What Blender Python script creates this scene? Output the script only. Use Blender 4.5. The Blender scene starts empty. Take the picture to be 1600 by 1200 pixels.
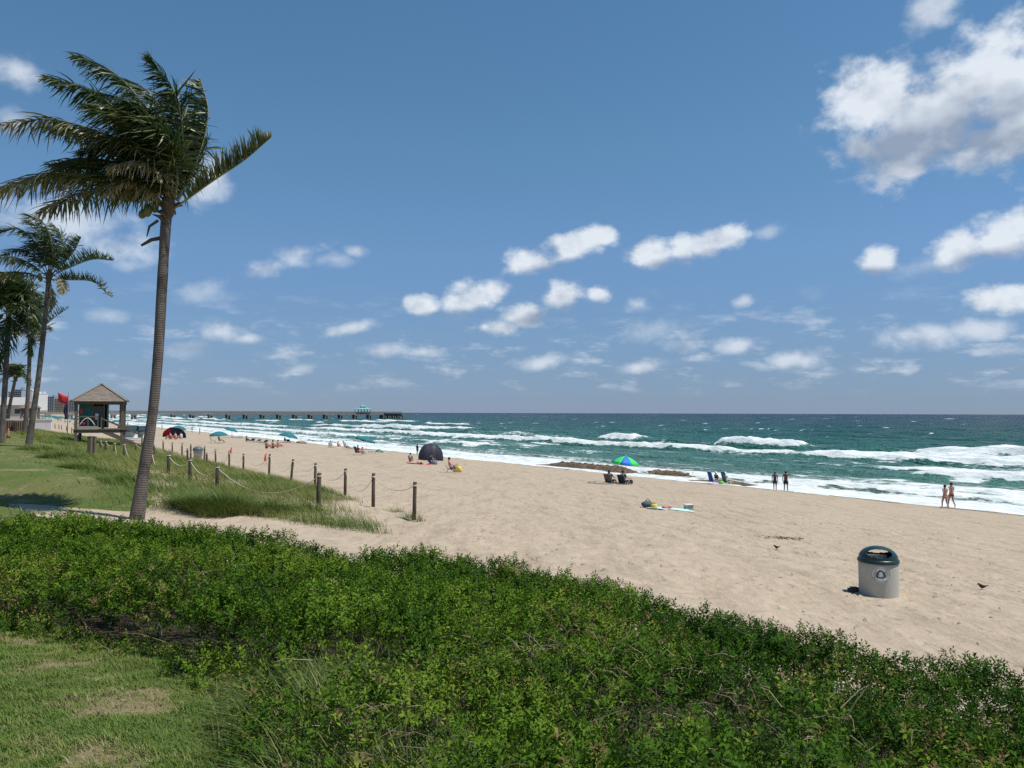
import bpy, bmesh, math, random
import numpy as np
from mathutils import Vector, Matrix, Euler

scene = bpy.context.scene
COL = scene.collection
R = math.radians
rnd = random.Random(11)
rng = np.random.default_rng(7)

# ------------------------------------------------------------------ camera
CAM = Vector((0, 0, 6.7))
FPX = 1200.0
PITCH = 2.15
ROLL = 0.17
cd = bpy.data.cameras.new('camera')
cam = bpy.data.objects.new('camera', cd)
COL.objects.link(cam)
cam.location = CAM
CROT = (Matrix.Rotation(R(90 + PITCH), 4, 'X') @ Matrix.Rotation(R(ROLL), 4, 'Z'))
cam.rotation_euler = CROT.to_euler()
cd.sensor_width = 36
cd.lens = 36 * FPX / 1600
cd.clip_start = 0.05
cd.clip_end = 60000
scene.camera = cam

# ------------------------------------------------------------------ view + sampling
scene.view_settings.view_transform = 'Standard'
scene.view_settings.look = 'None'
scene.view_settings.exposure = 0.0
scene.view_settings.gamma = 1
scene.view_settings.use_curve_mapping = False
scene.cycles.use_denoising = False
scene.cycles.max_bounces = 6
scene.cycles.transparent_max_bounces = 6
scene.cycles.sample_clamp_indirect = 4

# ------------------------------------------------------------------ sun
SUN_EL = 66.0
SUN_DIR = Vector((0.97, -0.24, 0)).normalized()        # horizontal bearing of the sun (seaward, a little behind)
sun_vec = Vector((SUN_DIR.x * math.cos(R(SUN_EL)), SUN_DIR.y * math.cos(R(SUN_EL)), math.sin(R(SUN_EL))))
sd = bpy.data.lights.new('sun', 'SUN')
sd.energy = 5.0
sd.angle = R(0.53)
sd.color = (1.0, 0.955, 0.89)
sun = bpy.data.objects.new('sun', sd)
COL.objects.link(sun)
sun.rotation_euler = sun_vec.to_track_quat('Z', 'Y').to_euler()
sun.location = (30, -10, 60)

# ------------------------------------------------------------------ pixel -> ray helpers (survey of the place)
def ray(px, py):
    d = Vector(((px - 800) / FPX, (600 - py) / FPX, -1.0))
    return (CROT.to_3x3() @ d).normalized()

def az_el(px, py):
    d = ray(px, py)
    return math.atan2(d.x, d.y), math.asin(d.z)

def at_y(px, py, Y):
    d = ray(px, py)
    return CAM + d * (Y / d.y)

# ------------------------------------------------------------------ world: sky + clouds
world = bpy.data.worlds.new('World')
scene.world = world
world.use_nodes = True
world.cycles.sampling_method = 'MANUAL'
world.cycles.sample_map_resolution = 256
nt = world.node_tree
for n in list(nt.nodes):
    nt.nodes.remove(n)

def N(tree, typ, **kw):
    n = tree.nodes.new(typ)
    ins = kw.pop('ins', None)
    for k, v in kw.items():
        setattr(n, k, v)
    if ins:
        for k, v in ins.items():
            s = n.inputs[k]
            if hasattr(v, 'is_output') or isinstance(v, bpy.types.NodeSocket):
                tree.links.new(v, s)
            else:
                s.default_value = v
    return n

def M2(tree, op, a, b=None, c=None, clamp=False):
    n = tree.nodes.new('ShaderNodeMath')
    n.operation = op
    n.use_clamp = clamp
    for i, v in enumerate((a, b, c)):
        if v is None:
            continue
        if isinstance(v, bpy.types.NodeSocket):
            tree.links.new(v, n.inputs[i])
        else:
            n.inputs[i].default_value = v
    return n.outputs[0]

def sstep(tree, x, lo, hi, a=0.0, b=1.0):
    n = tree.nodes.new('ShaderNodeMapRange')
    n.interpolation_type = 'SMOOTHSTEP'
    tree.links.new(x, n.inputs[0])
    for i, v in ((1, lo), (2, hi), (3, a), (4, b)):
        if isinstance(v, bpy.types.NodeSocket):
            tree.links.new(v, n.inputs[i])
        else:
            n.inputs[i].default_value = v
    return n.outputs[0]

def mixc(tree, f, a, b, blend='MIX'):
    n = tree.nodes.new('ShaderNodeMix')
    n.data_type = 'RGBA'
    n.blend_type = blend
    for i, v in ((0, f), (6, a), (7, b)):
        if isinstance(v, bpy.types.NodeSocket):
            tree.links.new(v, n.inputs[i])
        elif i == 0:
            n.inputs[0].default_value = v
        else:
            n.inputs[i].default_value = (*v, 1) if len(v) == 3 else v
    return n.outputs[2]

def noise(tree, vec, scale, detail=4, rough=0.55, dist=0.0, dim='3D', out=0):
    n = tree.nodes.new('ShaderNodeTexNoise')
    n.noise_dimensions = dim
    if vec is not None:
        tree.links.new(vec, n.inputs['Vector'])
    n.inputs['Scale'].default_value = scale
    n.inputs['Detail'].default_value = detail
    n.inputs['Roughness'].default_value = rough
    n.inputs['Distortion'].default_value = dist
    return n.outputs[out]

sky = N(nt, 'ShaderNodeTexSky', sky_type='NISHITA', sun_disc=False, sun_elevation=R(SUN_EL),
        sun_rotation=math.atan2(SUN_DIR.x, SUN_DIR.y), air_density=1.0, dust_density=0.0, ozone_density=8.0, altitude=0)
tc = N(nt, 'ShaderNodeTexCoord')
gen = tc.outputs['Generated']
sep = N(nt, 'ShaderNodeSeparateXYZ', ins={0: gen})
azn = M2(nt, 'ARCTAN2', sep.outputs[0], sep.outputs[1])
eln = M2(nt, 'ARCSINE', sep.outputs[2])
ae = N(nt, 'ShaderNodeCombineXYZ', ins={0: azn, 1: eln}).outputs[0]

def blob_chain(blobs):
    acc = None
    for (px, py, rx, ry, rot) in blobs:
        a, e = az_el(px, py)
        m = N(nt, 'ShaderNodeMapping', vector_type='TEXTURE', ins={0: ae})
        m.inputs['Location'].default_value = (a, e, 0)
        m.inputs['Rotation'].default_value = (0, 0, R(rot))
        m.inputs['Scale'].default_value = (rx / FPX, ry / FPX, 1)
        ln = N(nt, 'ShaderNodeVectorMath', operation='LENGTH', ins={0: m.outputs[0]}).outputs['Value']
        d = M2(nt, 'SUBTRACT', 1.0, ln)
        acc = d if acc is None else M2(nt, 'MAXIMUM', acc, d)
    return acc

bright = [(1490, 155, 165, 92, 10), (1580, 140, 120, 105, 20), (1370, 150, 92, 74, 20), (1440, 215, 135, 66, 6), (1560, 215, 90, 45, 10), (1425, 265, 36, 17, 0), (1345, 235, 30, 18, 0),
          (835, 408, 62, 27, 10), (900, 385, 66, 30, 14), (945, 368, 34, 22, 0), (1020, 395, 55, 28, 0), (1085, 385, 66, 30, 8), (1140, 370, 38, 27, 0),
          (660, 478, 36, 25, 0), (735, 465, 58, 32, 8), (775, 455, 30, 24, 0), (815, 490, 58, 27, 10), (880, 462, 58, 32, 8), (935, 458, 32, 18, 0), (785, 512, 36, 20, 0),
          (1372, 408, 36, 27, 0), (1500, 390, 60, 30, 14), (1560, 372, 55, 38, 10), (1600, 355, 45, 34, 0), (1575, 468, 55, 27, 0)]
medium = [(470, 395, 52, 25, 18), (410, 420, 42, 22, 10), (350, 515, 45, 23, -8), (550, 512, 60, 15, 16), (1062, 537, 44, 18, 0), (1155, 538, 46, 19, 0), (390, 530, 42, 12, 0),
       (600, 548, 60, 18, 0), (665, 552, 40, 14, 0), (850, 568, 60, 17, 8), (1250, 560, 58, 20, 4), (1440, 525, 65, 24, 0), (1530, 515, 55, 22, 0), (995, 475, 30, 18, 0), (1450, 20, 60, 38, 25), (1162, 470, 20, 14, 10),
       (110, 350, 90, 45, 0), (190, 385, 60, 30, 0), (320, 285, 50, 38, 40), (1000, 573, 55, 14, 8), (30, 112, 38, 26, 0), (560, 393, 26, 13, 0)]
faint = [(320, 455, 50, 24, 20), (520, 405, 50, 16, 0), (1030, 510, 80, 26, 8), (300, 548, 55, 16, 0), (465, 578, 40, 11, 12), (1200, 362, 30, 16, 10), (1450, 412, 80, 22, 8), (200, 415, 30, 16, 0), (170, 495, 36, 14, 0), (20, 190, 30, 22, 0)]
shade_b = [(1455, 225, 130, 40, 7), (1575, 235, 80, 34, 12), (880, 418, 80, 12, 12), (1075, 412, 90, 12, 8), (720, 497, 80, 12, 5), (865, 492, 85, 12, 12),
           (1520, 415, 90, 14, 12), (1372, 428, 30, 9, 0), (350, 545, 60, 13, 0)]

warp = N(nt, 'ShaderNodeVectorMath', operation='MULTIPLY', ins={0: gen, 1: (1, 1, 1.35)}).outputs[0]
n1 = noise(nt, warp, 25, 7, 0.56, 0.0)
n1c = M2(nt, 'SUBTRACT', n1, 0.5)
upv = N(nt, 'ShaderNodeVectorMath', operation='ADD', ins={0: warp, 1: (0.004, -0.001, 0.011)}).outputs[0]
n1u = noise(nt, upv, 24, 2, 0.5, 0.0)
relief = M2(nt, 'SUBTRACT', n1, n1u)
amp = 1.85
def alpha_of(blobs, hi):
    d = M2(nt, 'ADD', blob_chain(blobs), M2(nt, 'MULTIPLY', n1c, amp))
    return sstep(nt, d, 0.04, hi)
aB = M2(nt, 'MULTIPLY', alpha_of(bright, 0.72), 0.96)
aM = M2(nt, 'MULTIPLY', alpha_of(medium, 1.05), 0.72)
aF = M2(nt, 'MULTIPLY', alpha_of(faint, 1.1), 0.40)
# ranks of small far cumulus low over the sea, all round the horizon
low = N(nt, 'ShaderNodeVectorMath', operation='MULTIPLY', ins={0: ae, 1: (15, 46, 1)}).outputs[0]
nlow = noise(nt, low, 1.0, 6, 0.6)
band = M2(nt, 'MULTIPLY', sstep(nt, eln, 0.012, 0.05), sstep(nt, eln, 0.17, 0.08))
aL = M2(nt, 'MULTIPLY', M2(nt, 'MULTIPLY', sstep(nt, nlow, 0.50, 0.72), band), 0.52)
nbig = noise(nt, warp, 5.5, 1, 0.5)
cover = M2(nt, 'ADD', M2(nt, 'MULTIPLY', n1c, 1.2), M2(nt, 'SUBTRACT', nbig, 0.66))
aG = M2(nt, 'MULTIPLY', sstep(nt, cover, 0.0, 0.3), 0.75)
out_of_view = sstep(nt, M2(nt, 'ABSOLUTE', azn), 0.62, 0.85)
high = sstep(nt, eln, 0.58, 0.75)
aG = M2(nt, 'MULTIPLY', aG, M2(nt, 'MAXIMUM', out_of_view, high))
alpha = M2(nt, 'MAXIMUM', M2(nt, 'MAXIMUM', aB, aM), M2(nt, 'MAXIMUM', M2(nt, 'MAXIMUM', aF, aL), aG))
up_only = sstep(nt, eln, 0.0, 0.03)
alpha = M2(nt, 'MULTIPLY', alpha, up_only)
sh = sstep(nt, M2(nt, 'ADD', blob_chain(shade_b), M2(nt, 'MULTIPLY', n1c, 0.9)), -0.6, 0.7)
sh = M2(nt, 'ADD', M2(nt, 'MULTIPLY', sh, 0.85), M2(nt, 'MULTIPLY', M2(nt, 'SUBTRACT', 0.0, relief), 1.5))
sh = M2(nt, 'ADD', sh, 0.10, clamp=True)
cloud_col = mixc(nt, sh, (0.78, 0.84, 0.91), (0.30, 0.37, 0.49))  # grey undersides and relief: cloud shading painted into the colour
hz = nt.nodes.new('ShaderNodeValToRGB')                # painted tint by elevation, dims the sky's bright horizon band
hz.color_ramp.elements[0].position = 0.0; hz.color_ramp.elements[0].color = (0.39, 0.50, 0.82, 1)
hz.color_ramp.elements[1].position = 1.0; hz.color_ramp.elements[1].color = (0.96, 1.17, 1.08, 1)
for q_, c_ in ((0.035, (0.42, 0.52, 0.79)), (0.10, (0.54, 0.59, 0.77)), (0.21, (0.71, 0.74, 0.82)), (0.40, (0.93, 0.98, 0.99)), (0.66, (0.98, 1.13, 1.04))):
    hz.color_ramp.elements.new(q_).color = (*c_, 1)
nt.links.new(M2(nt, 'MULTIPLY', eln, 2.0, clamp=True), hz.inputs[0])
skyt = mixc(nt, 1.0, sky.outputs[0], hz.outputs[0], 'MULTIPLY')
bg_sky = N(nt, 'ShaderNodeBackground', ins={'Color': skyt, 'Strength': 0.102})
bg_cloud = N(nt, 'ShaderNodeBackground', ins={'Color': cloud_col, 'Strength': 1.0})
ms = N(nt, 'ShaderNodeMixShader', ins={0: alpha, 1: bg_sky.outputs[0], 2: bg_cloud.outputs[0]})
wo = N(nt, 'ShaderNodeOutputWorld', ins={0: ms.outputs[0]})

# ------------------------------------------------------------------ numpy noise
def _hash(ix, iy, seed):
    h = (ix.astype(np.int64) * 374761393 + iy.astype(np.int64) * 668265263 + seed * 982451653) & 0xFFFFFFFF
    h = ((h ^ (h >> 13)) * 1274126177) & 0xFFFFFFFF
    h = h ^ (h >> 16)
    return (h & 0xFFFFFF) / float(0xFFFFFF)

def vnoise(x, y, seed=0):
    x = np.asarray(x, float); y = np.asarray(y, float)
    x, y = np.broadcast_arrays(x, y)
    ix = np.floor(x); iy = np.floor(y)
    fx = x - ix; fy = y - iy
    fx = fx * fx * fx * (fx * (fx * 6 - 15) + 10); fy = fy * fy * fy * (fy * (fy * 6 - 15) + 10)
    a = _hash(ix, iy, seed); b = _hash(ix + 1, iy, seed); c = _hash(ix, iy + 1, seed); d = _hash(ix + 1, iy + 1, seed)
    return (a + (b - a) * fx) * (1 - fy) + (c + (d - c) * fx) * fy

def fbm(x, y, oct=4, seed=0, gain=0.5):
    s = 0; w = 1; t = 0
    x = np.asarray(x, float); y = np.asarray(y, float)
    for i in range(oct):
        s = s + w * vnoise(x * 2 ** i + 17.3 * i, y * 2 ** i - 9.1 * i, seed + i * 13)
        t += w; w *= gain
    return s / t

def ss(x, lo, hi):
    t = np.clip((np.asarray(x, float) - lo) / (hi - lo), 0, 1)
    return t * t * (3 - 2 * t)

# ------------------------------------------------------------------ the lie of the land
NX, NY = 0.8303, 0.5573               # seaward normal of the shore
def shore(x, y):
    v = NX * x + NY * y
    a = -NY * x + NX * y
    v = v - 0.00012 * np.clip(a - 700, 0, 900) ** 2
    return v, a
def unshore(v, a):
    v = v + 0.00012 * np.clip(a - 700, 0, 900) ** 2
    return NX * v - NY * a, NY * v + NX * a
WL = 57.0
def path_mask(x, y):
    pd = np.abs(y - (16.2 - 0.26 * x))
    return (1 - ss(pd, 0.9, 2.4)) * (1 - ss(x, -1, 3))
def ground(x, y):
    x = np.asarray(x, float); y = np.asarray(y, float)
    v, a = shore(x, y)
    vv = np.maximum(v, 0) 
    z = 0.076 * (WL - vv)
    z = np.where(v > WL, np.maximum(-0.055 * (v - WL), -4.0), z)
    A = 0.70 + (0.22 - 0.70) * ss(a, 4, 12) + (0.45 - 0.22) * ss(a, 20, 30)
    pm = path_mask(x, y)
    B = A * (1 - ss(v, 1.0, 8.0)) * (1 - 0.9 * pm)
    z = z + B
    dune = ss(a, 19, 24) * (1 - ss(v, 8.5, 11.5)) * ss(v, -2, 2) * (1 - ss(a, 300, 400))
    z = z + dune * (0.05 + 0.35 * fbm(x / 6, y / 6, 2, 5)) * (1 - pm)
    sandy = ss(v, 4, 9) * (1 - ss(v, 56, 58))
    z = z + sandy * (fbm(x / 7, y / 7, 3, 3) - 0.5) * 0.22
    z = z + ss(v, 3, 7) * (1 - ss(v, 40, 56)) * (fbm(x / 0.9, y / 0.9, 2, 31) - 0.5) * 0.07
    return z
def gz(x, y):
    return float(ground(np.array([x]), np.array([y]))[0])
def gp(px, py, ymax=1500):
    """point of the ground seen at a photograph pixel"""
    d = ray(px, py)
    ts = np.concatenate([np.linspace(2, 100, 1500), np.linspace(100, ymax, 3000)])
    X = CAM.x + d.x * ts; Y = CAM.y + d.y * ts; Z = CAM.z + d.z * ts
    h = np.maximum(ground(X, Y), 0.0)
    k = np.argmax(Z <= h)
    t = ts[k]
    return Vector((CAM.x + d.x * t, CAM.y + d.y * t, float(h[k])))
def on_ground(px, Y):
    """point on the ground in the column of a pixel at distance Y"""
    d = ray(px, 645)
    x = d.x / d.y * Y
    return Vector((x, Y, gz(x, Y)))

# ------------------------------------------------------------------ materials
def attr(tree, name):
    n = tree.nodes.new('ShaderNodeAttribute')
    n.attribute_name = name
    return n
def new_mat(name):
    m = bpy.data.materials.new(name)
    m.use_nodes = True
    t = m.node_tree
    b = t.nodes['Principled BSDF']
    return m, t, b
_mats = {}
def mat(name, col, rough=0.6, var=0.18, scale=6.0, metal=0.0, bump=0.0, spec=0.35, detail=4):
    """plain surface with mottled colour"""
    if name in _mats:
        return _mats[name]
    m, t, b = new_mat(name)
    co = t.nodes.new('ShaderNodeTexCoord').outputs['Object']
    f = noise(t, co, scale, detail, 0.6)
    dark = tuple(c * (1 - var) for c in col); lite = tuple(min(1, c * (1 + var)) for c in col)
    c = mixc(t, f, dark, lite)
    t.links.new(c, b.inputs['Base Color'])
    b.inputs['Roughness'].default_value = rough
    b.inputs['Metallic'].default_value = metal
    b.inputs['Specular IOR Level'].default_value = spec
    if bump:
        bn = t.nodes.new('ShaderNodeBump')
        bn.inputs['Strength'].default_value = bump
        bn.inputs['Distance'].default_value = 0.02
        t.links.new(noise(t, co, scale * 5, 3, 0.6), bn.inputs['Height'])
        t.links.new(bn.outputs[0], b.inputs['Normal'])
    _mats[name] = m
    return m

def leaf_mat(name, stops, rough=0.5, trans=0.25, spec=0.3):
    """foliage: colour picked by the per-leaf 'tint' value, some light passing through"""
    m, t, b = new_mat(name)
    a = attr(t, 'tint')
    r = t.nodes.new('ShaderNodeValToRGB')
    cr = r.color_ramp
    cr.elements[0].position, cr.elements[0].color = stops[0][0], (*stops[0][1], 1)
    cr.elements[1].position, cr.elements[1].color = stops[-1][0], (*stops[-1][1], 1)
    for p, c in stops[1:-1]:
        e = cr.elements.new(p); e.color = (*c, 1)
    t.links.new(a.outputs['Fac'], r.inputs[0])
    t.links.new(r.outputs[0], b.inputs['Base Color'])
    b.inputs['Roughness'].default_value = rough
    b.inputs['Specular IOR Level'].default_value = spec
    tr = t.nodes.new('ShaderNodeBsdfTranslucent')
    t.links.new(r.outputs[0], tr.inputs[0])
    mx = t.nodes.new('ShaderNodeMixShader')
    mx.inputs[0].default_value = trans
    t.links.new(b.outputs[0], mx.inputs[1]); t.links.new(tr.outputs[0], mx.inputs[2])
    t.links.new(mx.outputs[0], t.nodes['Material Output'].inputs[0])
    _mats[name] = m
    return m

# ------------------------------------------------------------------ mesh helpers
def mesh_arrays(name, verts, quads=None, tris=None, attrs=None, smooth=False, mats=()):
    me = bpy.data.meshes.new(name)
    V = np.asarray(verts, np.float32).reshape(-1, 3)
    loops = []; starts = []; totals = []; off = 0
    if quads is not None and len(quads):
        q = np.asarray(quads, np.int32).reshape(-1, 4)
        loops.append(q.ravel()); starts.append(np.arange(len(q)) * 4 + off); totals.append(np.full(len(q), 4)); off += q.size
    if tris is not None and len(tris):
        q = np.asarray(tris, np.int32).reshape(-1, 3)
        loops.append(q.ravel()); starts.append(np.arange(len(q)) * 3 + off); totals.append(np.full(len(q), 3)); off += q.size
    loops = np.concatenate(loops); starts = np.concatenate(starts).astype(np.int32); totals = np.concatenate(totals).astype(np.int32)
    me.vertices.add(len(V)); me.vertices.foreach_set('co', V.ravel())
    me.loops.add(len(loops)); me.loops.foreach_set('vertex_index', loops)
    me.polygons.add(len(starts)); me.polygons.foreach_set('loop_start', starts); me.polygons.foreach_set('loop_total', totals)
    if smooth:
        me.polygons.foreach_set('use_smooth', np.ones(len(starts), bool))
    me.update(calc_edges=True)
    me.validate()
    for k, arr in (attrs or {}).items():
        at = me.attributes.new(k, 'FLOAT', 'POINT')
        at.data.foreach_set('value', np.asarray(arr, np.float32))
    for m in mats:
        me.materials.append(m)
    return me

class MB:
    """collects simple solids into ONE mesh"""
    def __init__(self):
        self.v = []; self.f = []; self.s = []
    def add(self, vs, fs, smooth=False):
        o = len(self.v)
        self.v += [tuple(p) for p in vs]
        self.f += [tuple(i + o for i in f) for f in fs]
        self.s += [smooth] * len(fs)
        return self
    def box(self, c, size, rot=None):
        hx, hy, hz = (s / 2 for s in size)
        vs = [Vector((x, y, z)) for x in (-hx, hx) for y in (-hy, hy) for z in (-hz, hz)]
        if rot is not None:
            m = Euler(rot).to_matrix() if not isinstance(rot, Matrix) else rot
            vs = [m @ p for p in vs]
        c = Vector(c)
        return self.add([p + c for p in vs], [(0, 1, 3, 2), (4, 6, 7, 5), (0, 4, 5, 1), (2, 3, 7, 6), (0, 2, 6, 4), (1, 5, 7, 3)])
    def beam(self, p, q, w, h=None, up=(0, 0, 1)):
        p = Vector(p); q = Vector(q); d = q - p
        h = h or w
        z = d.normalized(); x = Vector(up).cross(z)
        if x.length < 1e-4:
            x = Vector((1, 0, 0)).cross(z)
        x.normalize(); y = z.cross(x)
        vs = [e + x * sx * w / 2 + y * sy * h / 2 for e in (p, q) for sx, sy in ((-1, -1), (1, -1), (1, 1), (-1, 1))]
        return self.add(vs, [(3, 2, 1, 0), (4, 5, 6, 7), (0, 1, 5, 4), (1, 2, 6, 5), (2, 3, 7, 6), (3, 0, 4, 7)])
    def tube(self, pts, rad, n=8, cap=True):
        pts = [Vector(p) for p in pts]
        if not hasattr(rad, '__len__'):
            rad = [rad] * len(pts)
        vs = []; fs = []
        ref = None
        for i, p in enumerate(pts):
            t = (pts[min(i + 1, len(pts) - 1)] - pts[max(i - 1, 0)]).normalized()
            if ref is None:
                ref = t.orthogonal().normalized()
            ref = (ref - t * ref.dot(t)).normalized()
            b = t.cross(ref)
            for k in range(n):
                w = 2 * math.pi * k / n
                vs.append(p + (ref * math.cos(w) + b * math.sin(w)) * rad[i])
        for i in range(len(pts) - 1):
            for k in range(n):
                k2 = (k + 1) % n
                fs.append((i * n + k, i * n + k2, (i + 1) * n + k2, (i + 1) * n + k))
        if cap:
            fs.append(tuple(reversed(range(n)))); fs.append(tuple((len(pts) - 1) * n + k for k in range(n)))
        return self.add(vs, fs, True)
    def lathe(self, prof, n=24, c=(0, 0, 0), caps=True):
        c = Vector(c); vs = []; fs = []
        for r, z in prof:
            for k in range(n):
                w = 2 * math.pi * k / n
                vs.append(c + Vector((r * math.cos(w), r * math.sin(w), z)))
        for i in range(len(prof) - 1):
            for k in range(n):
                k2 = (k + 1) % n
                fs.append((i * n + k, i * n + k2, (i + 1) * n + k2, (i + 1) * n + k))
        if caps:
            fs.append(tuple(reversed(range(n)))); fs.append(tuple((len(prof) - 1) * n + k for k in range(n)))
        return self.add(vs, fs, True)
    def ball(self, c, r, nu=10, nv=7, rot=None):
        c = Vector(c)
        if not hasattr(r, '__len__'):
            r = (r, r, r)
        m = Euler(rot).to_matrix() if rot is not None else Matrix.Identity(3)
        vs = [c + m @ Vector((0, 0, -r[2]))]; fs = []
        for j in range(1, nv):
            ph = -math.pi / 2 + math.pi * j / nv
            for k in range(nu):
                w = 2 * math.pi * k / nu
                vs.append(c + m @ Vector((r[0] * math.cos(ph) * math.cos(w), r[1] * math.cos(ph) * math.sin(w), r[2] * math.sin(ph))))
        vs.append(c + m @ Vector((0, 0, r[2])))
        for k in range(nu):
            fs.append((0, 1 + (k + 1) % nu, 1 + k))
            fs.append((len(vs) - 1, 1 + (nv - 2) * nu + k, 1 + (nv - 2) * nu + (k + 1) % nu))
        for j in range(nv - 2):
            for k in range(nu):
                k2 = (k + 1) % nu
                fs.append((1 + j * nu + k, 1 + j * nu + k2, 1 + (j + 1) * nu + k2, 1 + (j + 1) * nu + k))
        return self.add(vs, fs, True)
    def sheet(self, rows, th=0.012, smooth=True):
        """thick cloth from rows of points"""
        nr = len(rows); nc = len(rows[0])
        P = [[Vector(p) for p in r] for r in rows]
        top = []; bot = []
        for i in range(nr):
            for j in range(nc):
                du = P[min(i + 1, nr - 1)][j] - P[max(i - 1, 0)][j]
                dv = P[i][min(j + 1, nc - 1)] - P[i][max(j - 1, 0)]
                n = du.cross(dv)
                n = n.normalized() if n.length > 1e-9 else Vector((0, 0, 1))
                top.append(P[i][j] + n * th / 2); bot.append(P[i][j] - n * th / 2)
        vs = top + bot; o = nr * nc; fs = []
        for i in range(nr - 1):
            for j in range(nc - 1):
                a, b, c, d = i * nc + j, i * nc + j + 1, (i + 1) * nc + j + 1, (i + 1) * nc + j
                fs.append((a, d, c, b)); fs.append((o + a, o + b, o + c, o + d))
        for i in range(nr - 1):
            a, d = i * nc, (i + 1) * nc
            fs.append((a, o + a, o + d, d)); a += nc - 1; d += nc - 1
            fs.append((a, d, o + d, o + a))
        for j in range(nc - 1):
            fs.append((j, j + 1, o + j + 1, o + j)); b = (nr - 1) * nc + j
            fs.append((b, o + b, o + b + 1, b + 1))
        return self.add(vs, fs, smooth)
    def mesh(self, name, m=None):
        me = bpy.data.meshes.new(name)
        me.from_pydata(self.v, [], self.f)
        me.polygons.foreach_set('use_smooth', self.s)
        me.update()
        if m:
            me.materials.append(m)
        return me
    def build(self, name, m, parent=None, loc=None):
        return link(name, self.mesh(name, m), parent, loc)

def link(name, me, parent=None, loc=None):
    o = bpy.data.objects.new(name, me)
    COL.objects.link(o)
    if parent is not None:
        o.parent = parent
    if loc is not None:
        o.location = loc
    return o
def tag(o, label=None, cat=None, group=None, kind=None):
    if label: o['label'] = label
    if cat: o['category'] = cat
    if group: o['group'] = group
    if kind: o['kind'] = kind
    return o
def thing(name, label, cat, loc=(0, 0, 0), rz=0.0, group=None):
    o = bpy.data.objects.new(name, None)
    o.empty_display_size = 0.2
    COL.objects.link(o)
    o.location = loc
    o.rotation_euler = (0, 0, rz)
    return tag(o, label, cat, group)
def copy_tree(o, parent=None):
    c = o.copy(); COL.objects.link(c)
    if parent is not None:
        c.parent = parent
    for ch in [x for x in o.children]:
        copy_tree(ch, c)
    return c
def dup(src, loc, rz, label, group=None, scale=None):
    c = copy_tree(src)
    c.location = loc; c.rotation_euler = (src.rotation_euler[0], src.rotation_euler[1], rz)
    c['label'] = label
    if group: c['group'] = group
    if scale: c.scale = (scale,) * 3
    return c
def catmull(pts, n):
    P = [Vector(p) for p in pts]
    P = [P[0] * 2 - P[1]] + P + [P[-1] * 2 - P[-2]]
    out = []
    segs = len(P) - 3
    for k in range(n):
        u = k / (n - 1) * segs
        i = min(int(u), segs - 1); t = u - i
        a, b, c, d = P[i:i + 4]
        out.append(0.5 * ((2 * b) + (c - a) * t + (2 * a - 5 * b + 4 * c - d) * t * t + (3 * b - a - 3 * c + d) * t ** 3))
    return out

# ================================================================== SETTING
def graded(lo, hi, step, out_lo, out_hi, g=1.06):
    core = list(np.arange(lo, hi + 1e-6, step))
    s = step; p = core[-1]
    while p < out_hi:
        s *= g; p += s; core.append(p)
    s = step; p = core[0]
    while p > out_lo:
        s *= g; p -= s; core.insert(0, p)
    return np.array(core)
def grid_mesh(name, X, Y, Z, attrs, m, keep=None):
    nr, nc = X.shape
    i = np.arange(nr * nc).reshape(nr, nc)
    q = np.stack([i[:-1, :-1], i[:-1, 1:], i[1:, 1:], i[1:, :-1]], -1).reshape(-1, 4)
    V = np.stack([X, Y, Z], -1).reshape(-1, 3)
    at = {k: w.ravel() for k, w in attrs.items()}
    if keep is not None:
        q = q[keep.reshape(-1)[q].all(1)]
        used = np.unique(q)
        mp = -np.ones(len(V), int); mp[used] = np.arange(len(used))
        V = V[used]; q = mp[q]; at = {k: w[used] for k, w in at.items()}
    return mesh_arrays(name, V, quads=q, attrs=at, smooth=True, mats=[m])

# ---- masks over the ground
HEDGE = [(-9.2, 10.0), (-8.6, 12.4), (-7.0, 13.3), (-3.8, 12.0), (-1.6, 11.0), (1.0, 9.5), (1.9, 8.3), (2.9, 7.4), (4.4, 6.5), (6.9, 4.9), (7.9, 2.0),
         (2.0, 1.6), (-0.9, 2.4), (-1.25, 3.7), (-1.6, 4.65), (-2.7, 5.7), (-4.3, 6.6), (-6.2, 8.0)]
def poly_sd(x, y, poly):
    """signed distance, positive inside"""
    x = np.asarray(x, float); y = np.asarray(y, float)
    d = np.full(x.shape, 1e9); ins = np.zeros(x.shape, bool)
    n = len(poly)
    for i in range(n):
        x0, y0 = poly[i]; x1, y1 = poly[(i + 1) % n]
        ex, ey = x1 - x0, y1 - y0
        t = np.clip(((x - x0) * ex + (y - y0) * ey) / (ex * ex + ey * ey), 0, 1)
        d = np.minimum(d, np.hypot(x - x0 - t * ex, y - y0 - t * ey))
        c = ((y0 > y) != (y1 > y)) & (x < (x1 - x0) * (y - y0) / (y1 - y0 + 1e-12) + x0)
        ins ^= c
    return np.where(ins, d, -d)
def lawn_val(x, y):
    """> 0 on the mown lawn"""
    v, a = shore(x, y)
    near = 1.2 + 2.6 * ss(a, 19.5, 24) * (1 - ss(a, 60, 80))
    e = near - v + (fbm(x / 2.2, y / 2.2, 3, 77) - 0.5) * 2.4
    # near the camera the lawn meets the shrubs, not the shore line
    hd = -poly_sd(x, y, HEDGE)
    nearcam = (1 - ss(y, 9.5, 11.5))
    e = e * (1 - nearcam) + nearcam * np.where((x < 1) & (v < 4), hd + 0.4, -2)
    pm = path_mask(x, y)
    pm2 = (1 - ss(np.abs(y - (16.2 - 0.26 * x)), 0.35, 1.2)) * (1 - ss(x, -1, 3))
    e = e - pm2 * 3.0 * ss(x, -17, -12) - pm2 * 0.8
    return np.clip(e, -2, 2)

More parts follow.
